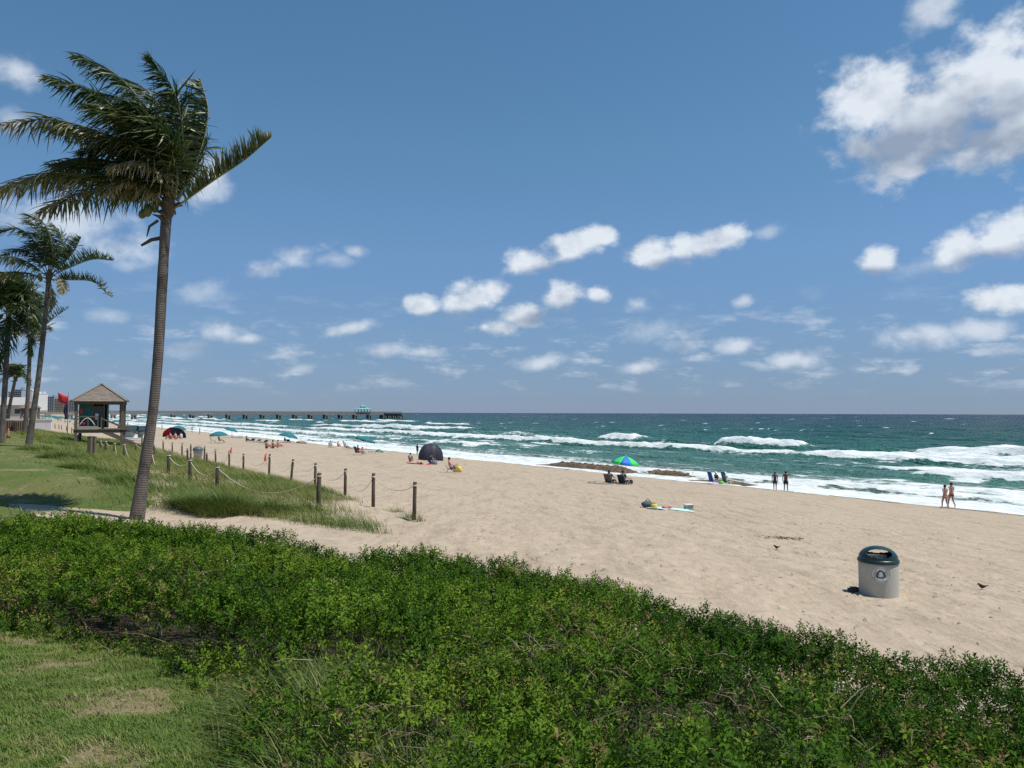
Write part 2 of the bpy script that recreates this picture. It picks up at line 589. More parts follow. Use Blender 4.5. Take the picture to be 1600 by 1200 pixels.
# ---- sand
def sand_material():
    m, t, b = new_mat('sand')
    geo = t.nodes.new('ShaderNodeNewGeometry').outputs['Position']
    big = noise(t, geo, 0.16, 4, 0.6)
    mid = noise(t, geo, 1.7, 5, 0.65)
    grain = noise(t, geo, 55, 3, 0.7)
    c = mixc(t, big, (0.340, 0.274, 0.197), (0.410, 0.336, 0.246))
    c = mixc(t, sstep(t, mid, 0.35, 0.75), c, (0.445, 0.368, 0.275))
    c = mixc(t, M2(t, 'MULTIPLY', sstep(t, grain, 0.5, 0.85), 0.35), c, (0.30, 0.235, 0.175))
    sm = N(t, 'ShaderNodeMapping', ins={0: geo}); sm.inputs['Rotation'].default_value = (0, 0, R(-33)); sm.inputs['Scale'].default_value = (1, 0.16, 1)
    streak = noise(t, sm.outputs[0], 1.3, 6, 0.7, 0.4)
    c = mixc(t, M2(t, 'MULTIPLY', sstep(t, streak, 0.48, 0.70), 0.55), c, (0.25, 0.20, 0.145))
    # bits of dry weed lying about
    st = N(t, 'ShaderNodeMapping', ins={0: geo}); st.inputs['Rotation'].default_value = (0, 0, R(34)); st.inputs['Scale'].default_value = (1, 3.2, 1)
    bits = noise(t, st.outputs[0], 3.1, 6, 0.75)
    c = mixc(t, M2(t, 'MULTIPLY', sstep(t, bits, 0.665, 0.75), 0.55), c, (0.17, 0.135, 0.10))
    wet = attr(t, 'wet').outputs['Fac']
    c = mixc(t, M2(t, 'MULTIPLY', wet, 0.72), c, (0.16, 0.125, 0.095))
    shaded_soil = attr(t, 'shaded_soil').outputs['Fac']
    c = mixc(t, shaded_soil, c, (0.045, 0.038, 0.024))  # ground under the shrubs: dark soil, with their shade put into the colour
    t.links.new(c, b.inputs['Base Color'])
    t.links.new(M2(t, 'SUBTRACT', 0.95, M2(t, 'MULTIPLY', wet, 0.5)), b.inputs['Roughness'])
    b.inputs['Specular IOR Level'].default_value = 0.15
    # wheel ruts left by the beach tractor
    vv = N(t, 'ShaderNodeVectorMath', operation='DOT_PRODUCT', ins={0: geo, 1: (NX, NY, 0)}).outputs['Value']
    vv = M2(t, 'ADD', vv, M2(t, 'MULTIPLY', noise(t, geo, 0.045, 1, 0.5), 9.0))
    ruts = None
    for v0 in (17.2, 19.0, 24.5, 26.3, 28.1, 38.0, 39.8):
        q = M2(t, 'MULTIPLY', M2(t, 'SUBTRACT', vv, v0 + 4.5), 1 / 0.24)
        g = M2(t, 'DIVIDE', 1.0, M2(t, 'ADD', 1.0, M2(t, 'MULTIPLY', M2(t, 'MULTIPLY', q, q), M2(t, 'MULTIPLY', q, q))))
        ruts = g if ruts is None else M2(t, 'ADD', ruts, g)
    ruts = M2(t, 'MULTIPLY', ruts, sstep(t, mid, 0.30, 0.62))
    # tracks and footprints: relief of trodden sand, combed by the beach tractor along the shore
    tr = N(t, 'ShaderNodeMapping', ins={0: geo}); tr.inputs['Rotation'].default_value = (0, 0, R(-30)); tr.inputs['Scale'].default_value = (1.0, 0.22, 1)
    rows = noise(t, tr.outputs[0], 2.4, 4, 0.6, 0.6)
    vor = t.nodes.new('ShaderNodeTexVoronoi'); vor.feature = 'SMOOTH_F1'; vor.inputs['Scale'].default_value = 2.3
    wv = N(t, 'ShaderNodeVectorMath', operation='ADD', ins={0: geo, 1: noise(t, geo, 1.3, 3, out=1)}).outputs[0]
    t.links.new(wv, vor.inputs['Vector'])
    foot = sstep(t, vor.outputs[0], 0.05, 0.34)
    h = M2(t, 'ADD', M2(t, 'MULTIPLY', foot, 0.5), M2(t, 'ADD', M2(t, 'MULTIPLY', rows, 0.9), M2(t, 'MULTIPLY', noise(t, geo, 9, 4, 0.65), 0.45)))
    bn = t.nodes.new('ShaderNodeBump'); h = M2(t, 'SUBTRACT', h, M2(t, 'MULTIPLY', ruts, 0.75))
    bn.inputs['Strength'].default_value = 0.62; bn.inputs['Distance'].default_value = 0.16
    t.links.new(h, bn.inputs['Height']); t.links.new(bn.outputs[0], b.inputs['Normal'])
    return m
SAND = sand_material()
def worley(x, y, cell, seed, fill=1.0):
    gx_, gy_ = np.floor(x / cell), np.floor(y / cell)
    best = np.full(x.shape, 9.0)
    for ox in (-1, 0, 1):
        for oy in (-1, 0, 1):
            cx, cy = gx_ + ox, gy_ + oy
            px_ = (cx + _hash(cx, cy, seed)) * cell; py_ = (cy + _hash(cx, cy, seed + 1)) * cell
            w = _hash(cx, cy, seed + 2) * 6.28
            dx, dy = x - px_, y - py_
            u = dx * np.cos(w) + dy * np.sin(w); v_ = -dx * np.sin(w) + dy * np.cos(w)
            d = np.hypot(u / 0.15, v_ / 0.085)
            best = np.minimum(best, np.where(_hash(cx, cy, seed + 3) < fill, d, 9.0))
    return best
def prints(x, y, cell, seed, fill):
    d = worley(x, y, cell, seed, fill)
    return -0.035 * np.exp(-d ** 2) + 0.014 * np.exp(-((d - 1.6) / 0.5) ** 2)
gx = graded(-6, 13.5, 0.075, -9000, 9000, 1.08)
gy = graded(6.8, 22, 0.075, -400, 9000, 1.05)
X, Y = np.meshgrid(gx, gy)
Z = ground(X, Y)
v, a = shore(X, Y)
foot = (fbm(X / 0.33, Y / 0.33, 2, 8) - 0.5) * 0.085 * ss(v, 4, 8) * (1 - ss(v, 30, 50))
pr = (prints(X, Y, 0.42, 700, 0.75) + prints(X, Y, 0.55, 720, 0.7)) * (0.35 + 1.1 * fbm(X / 3, Y / 3, 2, 730)) * ss(v, 5, 9) * (1 - ss(v, 45, 54)) * (1 - ss(Y, 30, 45))
foot = foot * 0.6 + pr
tracks = np.sin((v + 1.2 * fbm(X / 9, Y / 9, 2, 4)) * 2 * math.pi / 1.9) * 0.012 * ss(v, 10, 16) * (1 - ss(v, 45, 54))
wet = ss(v, 54.8, 57.2)
shaded_soil = ss(poly_sd(X, Y, HEDGE), -0.25, 0.15)
beach = link('beach', grid_mesh('beach', X, Y, Z + foot + tracks, {'wet': wet, 'shaded_soil': shaded_soil}, SAND, keep=(v < 110)))
tag(beach, kind='structure')

# ---- lawn
def lawn_material():
    m, t, b = new_mat('lawn_turf')
    geo = t.nodes.new('ShaderNodeNewGeometry').outputs['Position']
    n1_ = noise(t, geo, 0.55, 4, 0.6); n2_ = noise(t, geo, 3.0, 5, 0.65); n3_ = noise(t, geo, 60, 3, 0.7)
    c = mixc(t, n2_, (0.080, 0.125, 0.030), (0.140, 0.180, 0.052))
    dry = sstep(t, M2(t, 'ADD', attr(t, 'dry').outputs['Fac'], M2(t, 'MULTIPLY', M2(t, 'SUBTRACT', n2_, 0.5), 0.25)), 0.57, 0.68)
    far_dry = noise(t, geo, 0.22, 5, 0.65)
    c = mixc(t, M2(t, 'MULTIPLY', sstep(t, far_dry, 0.40, 0.62), 0.55), c, (0.215, 0.195, 0.085))
    c = mixc(t, M2(t, 'MULTIPLY', dry, 0.85), c, (0.30, 0.235, 0.14))
    c = mixc(t, M2(t, 'MULTIPLY', sstep(t, n3_, 0.45, 0.7), 0.5), c, (0.04, 0.06, 0.018))
    t.links.new(c, b.inputs['Base Color'])
    b.inputs['Roughness'].default_value = 0.9; b.inputs['Specular IOR Level'].default_value = 0.1
    bn = t.nodes.new('ShaderNodeBump'); bn.inputs['Strength'].default_value = 0.8; bn.inputs['Distance'].default_value = 0.04
    t.links.new(M2(t, 'ADD', n3_, noise(t, geo, 14, 4, 0.6)), bn.inputs['Height']); t.links.new(bn.outputs[0], b.inputs['Normal'])
    return m
def lawn_dry(x, y):
    return fbm(x / 0.75, y / 0.5, 3, 305) * 0.62 + fbm(x / 0.2, y / 0.2, 2, 302) * 0.38
gx = graded(-9, 0, 0.09, -420, 8, 1.05)
gy = graded(3, 9, 0.09, -40, 430, 1.03)
X, Y = np.meshgrid(gx, gy)
L = lawn_val(X, Y)
v, a = shore(X, Y)
Zl = ground(X, Y) + np.clip(L, -0.5, 1) * 0.06 + (fbm(X / 0.22, Y / 0.22, 2, 311) - 0.5) * 0.045
lawn = link('lawn', grid_mesh('lawn', X, Y, Zl, {'dry': lawn_dry(X, Y)}, lawn_material(), keep=(L > -1.0)))
tag(lawn, kind='structure')

# ---- sea
def bumpmask(a, lo, hi, soft):
    return ss(a, lo - soft, lo + soft) * (1 - ss(a, hi - soft, hi + soft))
def sea_field(t, a):
    def line(t0, seed, wig=3.0, wig2=1.0):
        return t0 + (fbm(a / 45, a * 0, 2, seed) - 0.5) * 2 * wig + (fbm(a / 9, a * 0, 2, seed + 5) - 0.5) * 2 * wig2
    nz = fbm(a / 3.2, t / 1.4, 4, 21)
    nl = fbm(a / 14, t / 4.5, 3, 22)
    h = np.zeros_like(t); foam = np.zeros_like(t)
    far = ss(a, 150, 230)
    def rn(seed, sc, lo, hi):
        return ss(fbm(a / sc, a * 0 + 3, 3, seed), lo, hi)
    bores = [
        # t0, height, trail length, mask
        (5.0, 0.42, 6.5, 0.95 - 0.25 * rn(1, 9, 0.4, 0.6)),
        (13.0, 0.32, 5.0, np.maximum(0.9 * (1 - ss(a, 30, 48)), far * rn(2, 80, 0.36, 0.48) * 0.95)),
        (24.0, 0.8, 10.0, np.maximum(1.0 * (1 - ss(a, 41, 47)), np.maximum(far * rn(3, 90, 0.30, 0.42), 0.5 * bumpmask(a, 128, 158, 8)))),
        (33.0, 0.45, 10.0, np.maximum(0.85 * (1 - ss(a, 46, 60)), far * rn(4, 35, 0.45, 0.6) * 0.8)),
        (46.0, 0.95, 2.8 + 6.0 * (1 - ss(a, 68, 78)) + 5.0 * ss(a, 118, 130), np.clip(np.maximum(0.95 * (1 - ss(a, 70, 78)), 0.85 * bumpmask(a, 76, 122, 6)) + 1.0 * bumpmask(a, 122, 235, 8) + far * rn(5, 110, 0.30, 0.42), 0, 1)),
        (53.0, 0.45, 9.0, np.maximum(0.8 * (1 - ss(a, 55, 68)), 0.8 * bumpmask(a, 150, 215, 12))),
        (67.0, 1.7, 5.0, np.clip(bumpmask(a, 87, 107, 1.5) + bumpmask(a, 20, 65, 3) + 0.9 * bumpmask(a, 131, 143, 3) + far * rn(6, 90, 0.44, 0.54), 0, 1)),
        (78.0, 0.9, 8.0, np.clip(0.8 * bumpmask(a, 20, 60, 5) + far * rn(7, 45, 0.52, 0.62), 0, 1)),
        (102.0, 0.9, 4.0, ss(a, 210, 240) * rn(8, 40, 0.50, 0.58)),
        (150.0, 1.0, 4.0, np.clip(bumpmask(a, 345, 395, 4) + ss(a, 420, 460) * rn(9, 70, 0.52, 0.6), 0, 1)),
        (195.0, 0.9, 5.0, np.clip(bumpmask(a, 505, 560, 5), 0, 1)),
    ]
    for k, (t0, H, Lt, mk) in enumerate(bores):
        T = line(t0, 100 + k * 7, 2.0 + t0 * 0.02, 0.7 + t0 * 0.006)
        x = t - T
        wf, wb = 0.55 + H * 0.9, 2.2 + H * 3.2
        g = np.exp(-(x / np.where(x < 0, wf, wb)) ** 2)
        hh = H * (0.45 + 0.55 * mk) * g * (0.8 + 0.5 * nl)
        rag = (fbm(a / 2.0, a * 0 + t0, 3, 60 + k) - 0.5)
        fr = ss(x, -1.1 * wf + rag, -0.5 * wf + rag)
        tail = np.exp(-np.clip(x, 0, None) / (Lt * (0.5 + nl)))
        f = mk * fr * tail * (0.75 + 0.6 * nz)
        hh = hh + f * (0.25 + H * 0.5) * (nz - 0.4) * np.exp(-(x / (wb * 0.8)) ** 2)
        h = h + hh; foam = np.maximum(foam, f)
    # old foam drifting between the bores
    drift = ss(fbm(a / 5.5, t / 2.0, 4, 40), 0.53, 0.74) * (1 - ss(t, 55, 85)) * (0.60 - 0.3 * bumpmask(a, 52, 120, 10) * ss(t, 8, 14)) * (1 - 0.5 * far)
    foam = np.maximum(foam, drift)
    # swell and chop
    sw = np.sin((t + (fbm(a / 60, t / 80, 2, 9) - 0.5) * 40) * 2 * math.pi / 19.0) * 0.20 * ss(t, 20, 80)
    ch = (fbm(a / 7.0, t / 3.0, 3, 50) - 0.5) * 0.75 * ss(t, 8, 60) + (fbm(a / 2.2, t / 1.1, 2, 51) - 0.5) * 0.22 * ss(t, 0, 30)
    big = (fbm(a / 45, t / 17, 3, 52) - 0.5) * 1.5 * ss(t, 90, 300)
    h = h + sw + ch + big
    # whitecaps out at sea
    cap = ss(fbm(a / 6.0, t / 3.2, 3, 70), 0.78, 0.86) * ss(t, 70, 140) * (1 - ss(t, 900, 2500)) * 0.5
    foam = np.maximum(foam, cap)
    return h, foam
def sea_material():
    m, t, b = new_mat('sea_water')
    ta = attr(t, 'offshore').outputs['Fac']; al = attr(t, 'alongshore').outputs['Fac']; fo = attr(t, 'foam').outputs['Fac']; hh = attr(t, 'height').outputs['Fac']
    p = N(t, 'ShaderNodeCombineXYZ', ins={0: al, 1: ta}).outputs[0]
    lg = M2(t, 'LOGARITHM', M2(t, 'MAXIMUM', ta, 1.0), 10.0)
    r = t.nodes.new('ShaderNodeValToRGB'); cr = r.color_ramp
    st = [(0.10, (0.110, 0.170, 0.140)), (0.30, (0.085, 0.215, 0.178)), (0.45, (0.036, 0.142, 0.124)), (0.58, (0.012, 0.072, 0.070)), (0.70, (0.005, 0.032, 0.046)), (0.85, (0.004, 0.017, 0.040))]
    cr.elements[0].position, cr.elements[0].color = st[0][0], (*st[0][1], 1)
    cr.elements[1].position, cr.elements[1].color = st[-1][0], (*st[-1][1], 1)
    for q, c in st[1:-1]:
        cr.elements.new(q).color = (*c, 1)
    patch = noise(t, N(t, 'ShaderNodeVectorMath', operation='MULTIPLY', ins={0: p, 1: (0.004, 0.02, 1)}).outputs[0], 1.0, 4, 0.6)
    t.links.new(M2(t, 'ADD', M2(t, 'DIVIDE', lg, 4.3), M2(t, 'MULTIPLY', M2(t, 'SUBTRACT', patch, 0.5), 0.10)), r.inputs[0])
    # thin crests painted greener, as if light passed through
    c = mixc(t, sstep(t, hh, 0.35, 1.2, 0.0, 0.55), r.outputs[0], (0.045, 0.175, 0.125))
    silt = noise(t, N(t, 'ShaderNodeVectorMath', operation='MULTIPLY', ins={0: p, 1: (0.05, 0.22, 1)}).outputs[0], 1.0, 4, 0.6)
    c = mixc(t, M2(t, 'MULTIPLY', M2(t, 'MULTIPLY', sstep(t, silt, 0.42, 0.62), sstep(t, ta, 24, 6)), 0.65), c, (0.175, 0.150, 0.115))
    fn = noise(t, N(t, 'ShaderNodeVectorMath', operation='MULTIPLY', ins={0: p, 1: (0.8, 2.0, 1)}).outputs[0], 1.0, 7, 0.64)
    far_s = noise(t, N(t, 'ShaderNodeVectorMath', operation='MULTIPLY', ins={0: p, 1: (0.16, 0.40, 1)}).outputs[0], 1.0, 5, 0.72)
    speck = M2(t, 'MULTIPLY', sstep(t, far_s, 0.75, 0.81), sstep(t, ta, 90, 160))
    ff = sstep(t, M2(t, 'ADD', fo, M2(t, 'MULTIPLY', M2(t, 'SUBTRACT', fn, 0.5), 1.25)), 0.16, 0.50)
    ff = M2(t, 'MAXIMUM', ff, M2(t, 'MULTIPLY', speck, 0.22))
    fcol = mixc(t, sstep(t, noise(t, N(t, 'ShaderNodeVectorMath', operation='MULTIPLY', ins={0: p, 1: (0.5, 1.6, 1)}).outputs[0], 1.0, 6, 0.7), 0.35, 0.62), (0.46, 0.54, 0.53), (0.73, 0.745, 0.735))
    c = mixc(t, ff, c, fcol)
    t.links.new(c, b.inputs['Base Color'])
    t.links.new(M2(t, 'ADD', 0.22, M2(t, 'MULTIPLY', ff, 0.6)), b.inputs['Roughness'])
    b.inputs['IOR'].default_value = 1.33
    b.inputs['Specular IOR Level'].default_value = 0.05
    near_w = noise(t, N(t, 'ShaderNodeVectorMath', operation='MULTIPLY', ins={0: p, 1: (0.7, 1.9, 1)}).outputs[0], 1.0, 5, 0.62)
    far_w = noise(t, N(t, 'ShaderNodeVectorMath', operation='MULTIPLY', ins={0: p, 1: (0.055, 0.16, 1)}).outputs[0], 1.0, 6, 0.62)
    b1 = t.nodes.new('ShaderNodeBump'); b1.inputs['Strength'].default_value = 0.9; b1.inputs['Distance'].default_value = 0.7
    t.links.new(near_w, b1.inputs['Height'])
    t.links.new(M2(t, 'SUBTRACT', 0.9, M2(t, 'MULTIPLY', ff, 0.68)), b1.inputs['Strength'])
    b2 = t.nodes.new('ShaderNodeBump'); b2.inputs['Strength'].default_value = 1.0; b2.inputs['Distance'].default_value = 9.0
    t.links.new(M2(t, 'SUBTRACT', 1.0, M2(t, 'MULTIPLY', ff, 0.8)), b2.inputs['Strength'])
    t.links.new(far_w, b2.inputs['Height']); t.links.new(b1.outputs[0], b2.inputs['Normal'])
    t.links.new(b2.outputs[0], b.inputs['Normal'])
    return m
tr_ = list(np.arange(-5, 85, 0.42)); s_ = 0.42
while tr_[-1] < 22000:
    s_ *= 1.028; tr_.append(tr_[-1] + s_)
ar_ = list(np.arange(0, 165, 0.62)); s_ = 0.62
while ar_[-1] < 24000:
    s_ *= 1.021; ar_.append(ar_[-1] + s_)
s_ = 0.62
while ar_[0] > -9000:
    s_ *= 1.09; ar_.insert(0, ar_[0] - s_)
T, A_ = np.meshgrid(np.array(tr_), np.array(ar_), indexing='ij')
H, F = sea_field(T, A_)
RUN = -0.9 + (fbm(A_ / 11, A_ * 0, 3, 90) - 0.5) * 3.4 + (fbm(A_ / 2.5, A_ * 0, 2, 91) - 0.5) * 0.7      # how far up the sand the last wave has run
Xs, Ys = unshore(T + WL, A_)
bz = ground(Xs, Ys)
film = ss(T, RUN, RUN + 0.5) * 0.07 - 0.05
Zs = np.where(T > 6, H, np.maximum(H * ss(T, 0, 6), bz + film))
Zs = np.where(T < RUN - 0.4, bz - 0.12, Zs)
edge = ss(T, RUN, RUN + 0.25) * (1 - ss(T, RUN + 3.0, RUN + 8.0)) * (0.70 + 0.45 * fbm(A_ / 2.2, T / 1.2, 3, 92))
lace_gap = bumpmask(A_, 48, 78, 4)
edge = edge * (1 - 0.45 * lace_gap)
F = np.maximum(F, edge)
sea = link('sea', grid_mesh('sea', Xs, Ys, Zs, {'offshore': T, 'alongshore': A_, 'foam': F, 'height': H}, sea_material()))
tag(sea, kind='structure')

def weed_material():
    m, t, b = new_mat('wet_weed')
    geo = t.nodes.new('ShaderNodeNewGeometry').outputs['Position']
    f1 = noise(t, geo, 1.6, 8, 0.75); f2 = noise(t, geo, 4.5, 6, 0.75)
    c = mixc(t, sstep(t, f1, 0.36, 0.62), (0.050, 0.036, 0.024), (0.175, 0.115, 0.062))
    c = mixc(t, M2(t, 'MULTIPLY', sstep(t, f2, 0.55, 0.70), 0.7), c, (0.36, 0.29, 0.20))
    t.links.new(c, b.inputs['Base Color']); b.inputs['Roughness'].default_value = 0.7; b.inputs['Specular IOR Level'].default_value = 0.25
    bn = t.nodes.new('ShaderNodeBump'); bn.inputs['Strength'].default_value = 1.0; bn.inputs['Distance'].default_value = 0.25
    t.links.new(f1, bn.inputs['Height']); t.links.new(bn.outputs[0], b.inputs['Normal'])
    return m
WEED = weed_material()
# ---- banks of brown weed heaped at the water's edge
def weed_bank(a0, a1, t0, t1, hgt, seed, label):
    na, ntt = 220, 44
    A, T = np.meshgrid(np.linspace(a0, a1, na), np.linspace(t0, t1, ntt))
    mid = (t0 + t1) / 2 + (fbm(A / 5, A * 0, 2, seed) - 0.5) * 1.6
    w = (t1 - t0) / 2 * (0.45 + 0.55 * fbm(A / 3, A * 0, 3, seed + 1))
    e = np.clip(1 - ((T - mid) / w) ** 2, -1, 1) * (ss(A, a0, a0 + 3) * (1 - ss(A, a1 - 3, a1)))
    hh = np.clip(e, -0.4, 1) * hgt * (0.25 + 1.5 * fbm(A / 0.6, T / 0.45, 4, seed + 2)) 
    Xw, Yw = unshore(T + WL, A)
    Zw = np.maximum(ground(Xw, Yw), 0.0) * 0.4 + hh + 0.02
    o = link('seaweed_bank', grid_mesh('seaweed_bank', Xw, Yw, Zw, {}, WEED))
    tag(o, label, 'seaweed', kind='stuff')
weed_bank(64, 81, 1.0, 5.6, 0.40, 200, 'long heap of brown seaweed at the water edge behind the blue and green umbrella')
weed_bank(54.5, 65, 2.6, 5.6, 0.38, 210, 'shorter heap of brown seaweed in the shallows nearer the two blue chairs')
weed_bank(47, 54, 0.4, 2.4, 0.18, 220, 'dark weed in the foam just beyond the two blue beach chairs')
# thin wrack line
wl_rows = []
for k, aa in enumerate(np.linspace(8, 52, 320)):
    run = -0.9 + (fbm(np.array([aa / 11]), np.array([0.0]), 3, 90)[0] - 0.5) * 3.4 - 0.35 + (fbm(np.array([aa / 0.8]), np.array([0.]), 2, 230)[0] - 0.5) * 0.5
    w = 0.55 * max(0.03, fbm(np.array([aa / 1.7]), np.array([1.]), 3, 231)[0] - 0.36) * (0.5 + fbm(np.array([aa / 0.4]), np.array([4.]), 2, 232)[0])
    row = []
    for q in (-1, -0.4, 0.4, 1):
        xx, yy = unshore(run + q * w + WL, aa)
        row.append((xx, yy, gz(xx, yy) + (0.022 if abs(q) < 0.9 else -0.03) - (0.12 if w < 0.035 else 0)))
    wl_rows.append(row)
o = MB().sheet(wl_rows, 0.008).build('wrack_line', WEED)
tag(o, 'thin dark line of seaweed left along the foam edge', 'seaweed', kind='stuff')

# ================================================================== LOW PLANTS
def blades_mesh(name, P, heading, height, lean, width, tint, m, wind=(0, 0), segs=2):
    """grass blades: tapered, bending ribbons"""
    n = len(P)
    dx, dy = np.cos(heading), np.sin(heading)
    sx, sy = -dy, dx
    V = []; 
    prof = [1.0, 0.72, 0.0] if segs == 2 else [1.0, 0.85, 0.55, 0.0]
    K = len(prof) - 1
    for k, w in enumerate(prof):
        u = k / K
        off = lean * u ** 1.7 * height
        cx = P[:, 0] + dx * off + wind[0] * height * u ** 1.6
        cy = P[:, 1] + dy * off + wind[1] * height * u ** 1.6
        cz = P[:, 2] + height * u * (1 - 0.32 * lean * u)
        if w > 0:
            for s in (-1, 1):
                V.append(np.stack([cx + sx * s * width * w / 2, cy + sy * s * width * w / 2, cz], -1))
        else:
            V.append(np.stack([cx, cy, cz], -1))
    nv = len(V)
    V = np.stack(V, 1).reshape(-1, 3)
    base = np.arange(n)[:, None] * nv
    quads = np.concatenate([base + np.array([[2 * k, 2 * k + 1, 2 * k + 3, 2 * k + 2]]) for k in range(K - 1)], 0)
    tris = base + np.array([[2 * K - 2, 2 * K - 1, 2 * K]])
    return mesh_arrays(name, V, quads=quads, tris=tris, attrs={'tint': np.repeat(tint, nv)}, mats=[m])

GRASS = leaf_mat('grass_blades', [(0.0, (0.045, 0.095, 0.020)), (0.35, (0.105, 0.160, 0.028)), (0.65, (0.205, 0.222, 0.050)), (1.0, (0.40, 0.33, 0.19))], 0.55, 0.22)
LAWNB = leaf_mat('lawn_blades', [(0.0, (0.075, 0.140, 0.018)), (0.5, (0.150, 0.215, 0.036)), (0.75, (0.23, 0.22, 0.075)), (1.0, (0.36, 0.29, 0.17))], 0.6, 0.18)
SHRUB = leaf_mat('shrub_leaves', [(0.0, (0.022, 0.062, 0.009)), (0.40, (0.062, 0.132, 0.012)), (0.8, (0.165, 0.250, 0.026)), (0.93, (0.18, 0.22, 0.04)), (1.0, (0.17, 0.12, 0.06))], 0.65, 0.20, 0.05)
STRAW = leaf_mat('dry_stems', [(0.0, (0.10, 0.075, 0.045)), (0.5, (0.24, 0.185, 0.115)), (1.0, (0.42, 0.35, 0.23))], 0.8, 0.05)

# ---- lawn grass
n = 330000
x = rng.uniform(-5.6, -0.5, n); y = 3.2 + 4.6 * rng.random(n) ** 1.25
L = lawn_val(x, y)
dry = lawn_dry(x, y)
ok = (L > -0.1) & (rng.random(n) < 1.0 - 0.80 * ss(dry, 0.57, 0.66)) & (np.abs(x) < y * 0.70 + 0.15)
x, y, dry = x[ok], y[ok], dry[ok]
P = np.stack([x, y, ground(x, y) + np.clip(lawn_val(x, y), -0.5, 1) * 0.06 + (fbm(x / 0.22, y / 0.22, 2, 311) - 0.5) * 0.045 - 0.004], -1)
k = len(x)
tuft = fbm(x / 0.18, y / 0.18, 2, 303)
me = blades_mesh('lawn_grass', P, rng.uniform(0, 6.28, k), (0.010 + 0.040 * rng.random(k)) * (0.25 + 1.4 * tuft), rng.uniform(0.3, 1.3, k), 0.003 + 0.003 * rng.random(k),
                 np.clip(0.04 + 0.85 * tuft * rng.random(k) + 0.7 * ss(dry, 0.48, 0.62) * rng.random(k), 0, 0.92), LAWNB, (-0.25, 0))
tag(link('lawn_grass', me), 'short green lawn grass with bare tan patches in front of the shrubs', 'grass', kind='stuff')
n = 75000
v_ = rng.uniform(-22, 5, n); a_ = rng.uniform(13, 75, n)
x, y = unshore(v_, a_)
L = lawn_val(x, y)
ok = (L > -0.5) & (x > -0.75 * y - 2)
x, y = x[ok], y[ok]; k = len(x)
P = np.stack([x, y, ground(x, y)], -1)
me = blades_mesh('lawn_grass', P, rng.uniform(0, 6.28, k), 0.06 + 0.10 * rng.random(k), rng.uniform(0.2, 1.0, k), 0.012 + 0.012 * rng.random(k),
                 np.clip(rng.random(k) * 0.7 + 0.9 * ss(fbm(x / 3, y / 3, 3, 304), 0.46, 0.60) * rng.random(k), 0, 1), LAWNB, (-0.3, 0))
tag(link('lawn_grass', me), 'mown grass around the palms beyond the sandy path', 'grass', kind='stuff')

# ---- the bank of low shrubs in front
def canopy(x, y):
    e = poly_sd(x, y, HEDGE)
    lump = fbm(x / 1.25, y / 1.0, 3, 401); lump2 = fbm(x / 0.45, y / 0.45, 2, 402)
    h = 0.52 + 0.20 * ss(x, -4, 3) + (lump - 0.5) * 0.42 + (lump2 - 0.5) * 0.20
    return np.maximum(h, 0.12) * ss(e, -0.10, 0.34), e, lump, lump2
def grassy(x, y):
    """patches where tall grass has come up through the shrubs"""
    g = np.zeros_like(x)
    for (cx, cy, rx, ry, w) in ((-1.25, 4.15, 0.75, 0.75, 1.0), (-0.75, 3.3, 1.1, 0.55, 1.0), (-2.1, 5.2, 0.8, 0.35, 0.2), (0.2, 3.3, 0.7, 0.35, 0.9), (1.25, 3.55, 0.55, 0.38, 0.9), (1.2, 4.8, 0.35, 0.3, 0.5),
                               (2.9, 6.6, 1.6, 0.35, 0.75), (4.6, 5.5, 1.2, 0.4, 0.7), (1.7, 7.4, 1.2, 0.35, 0.5), (-1.5, 6.2, 0.7, 0.5, 0.2), (-0.2, 5.6, 0.6, 0.4, 0.35), (0.6, 4.1, 0.5, 0.35, 0.7), (0.15, 5.0, 0.42, 0.28, 1.0), (2.6, 4.2, 0.5, 0.3, 0.5)):
        g = np.maximum(g, w * np.exp(-(((x - cx) / rx) ** 2 + ((y - cy) / ry) ** 2) * 1.4))
    return np.clip(g + (fbm(x / 0.7, y / 0.7, 3, 410) - 0.5) * 0.9, 0, 1)

def shoot_proto(seed, nl=15, ln=0.17):
    r = random.Random(seed)
    vs = []; qs = []; u = []
    bend = (r.uniform(-.25, .25), r.uniform(-.25, .25))
    for i in range(nl):
        f = (i + 0.6) / nl
        z = ln * f
        base = Vector((bend[0] * z * f, bend[1] * z * f, z))
        w = i * 2.4 + r.uniform(-.4, .4)
        el = 0.15 + 0.95 * f ** 1.5 + r.uniform(-.22, .22)
        out = Vector((math.cos(w) * math.cos(el), math.sin(w) * math.cos(el), math.sin(el)))
        side = Vector((-math.sin(w), math.cos(w), 0))
        side = (side + Vector((0, 0, r.uniform(-.5, .5)))).normalized()
        ll = 0.047 * (1.0 - 0.45 * f ** 3) * r.uniform(0.75, 1.2)
        wd = ll * 0.225
        nrm = out.cross(side)
        o = len(vs)
        vs += [base, base + out * ll * 0.62 + side * wd + nrm * 0.004, base + out * ll + nrm * -0.004, base + out * ll * 0.62 - side * wd + nrm * 0.004]
        qs.append((o, o + 1, o + 2, o + 3))
        u += [f] * 4
    return np.array([tuple(p) for p in vs]), np.array(qs), np.array(u)
PROTOS = [shoot_proto(900 + i, rnd.randint(9, 12), rnd.uniform(0.07, 0.12)) for i in range(10)]
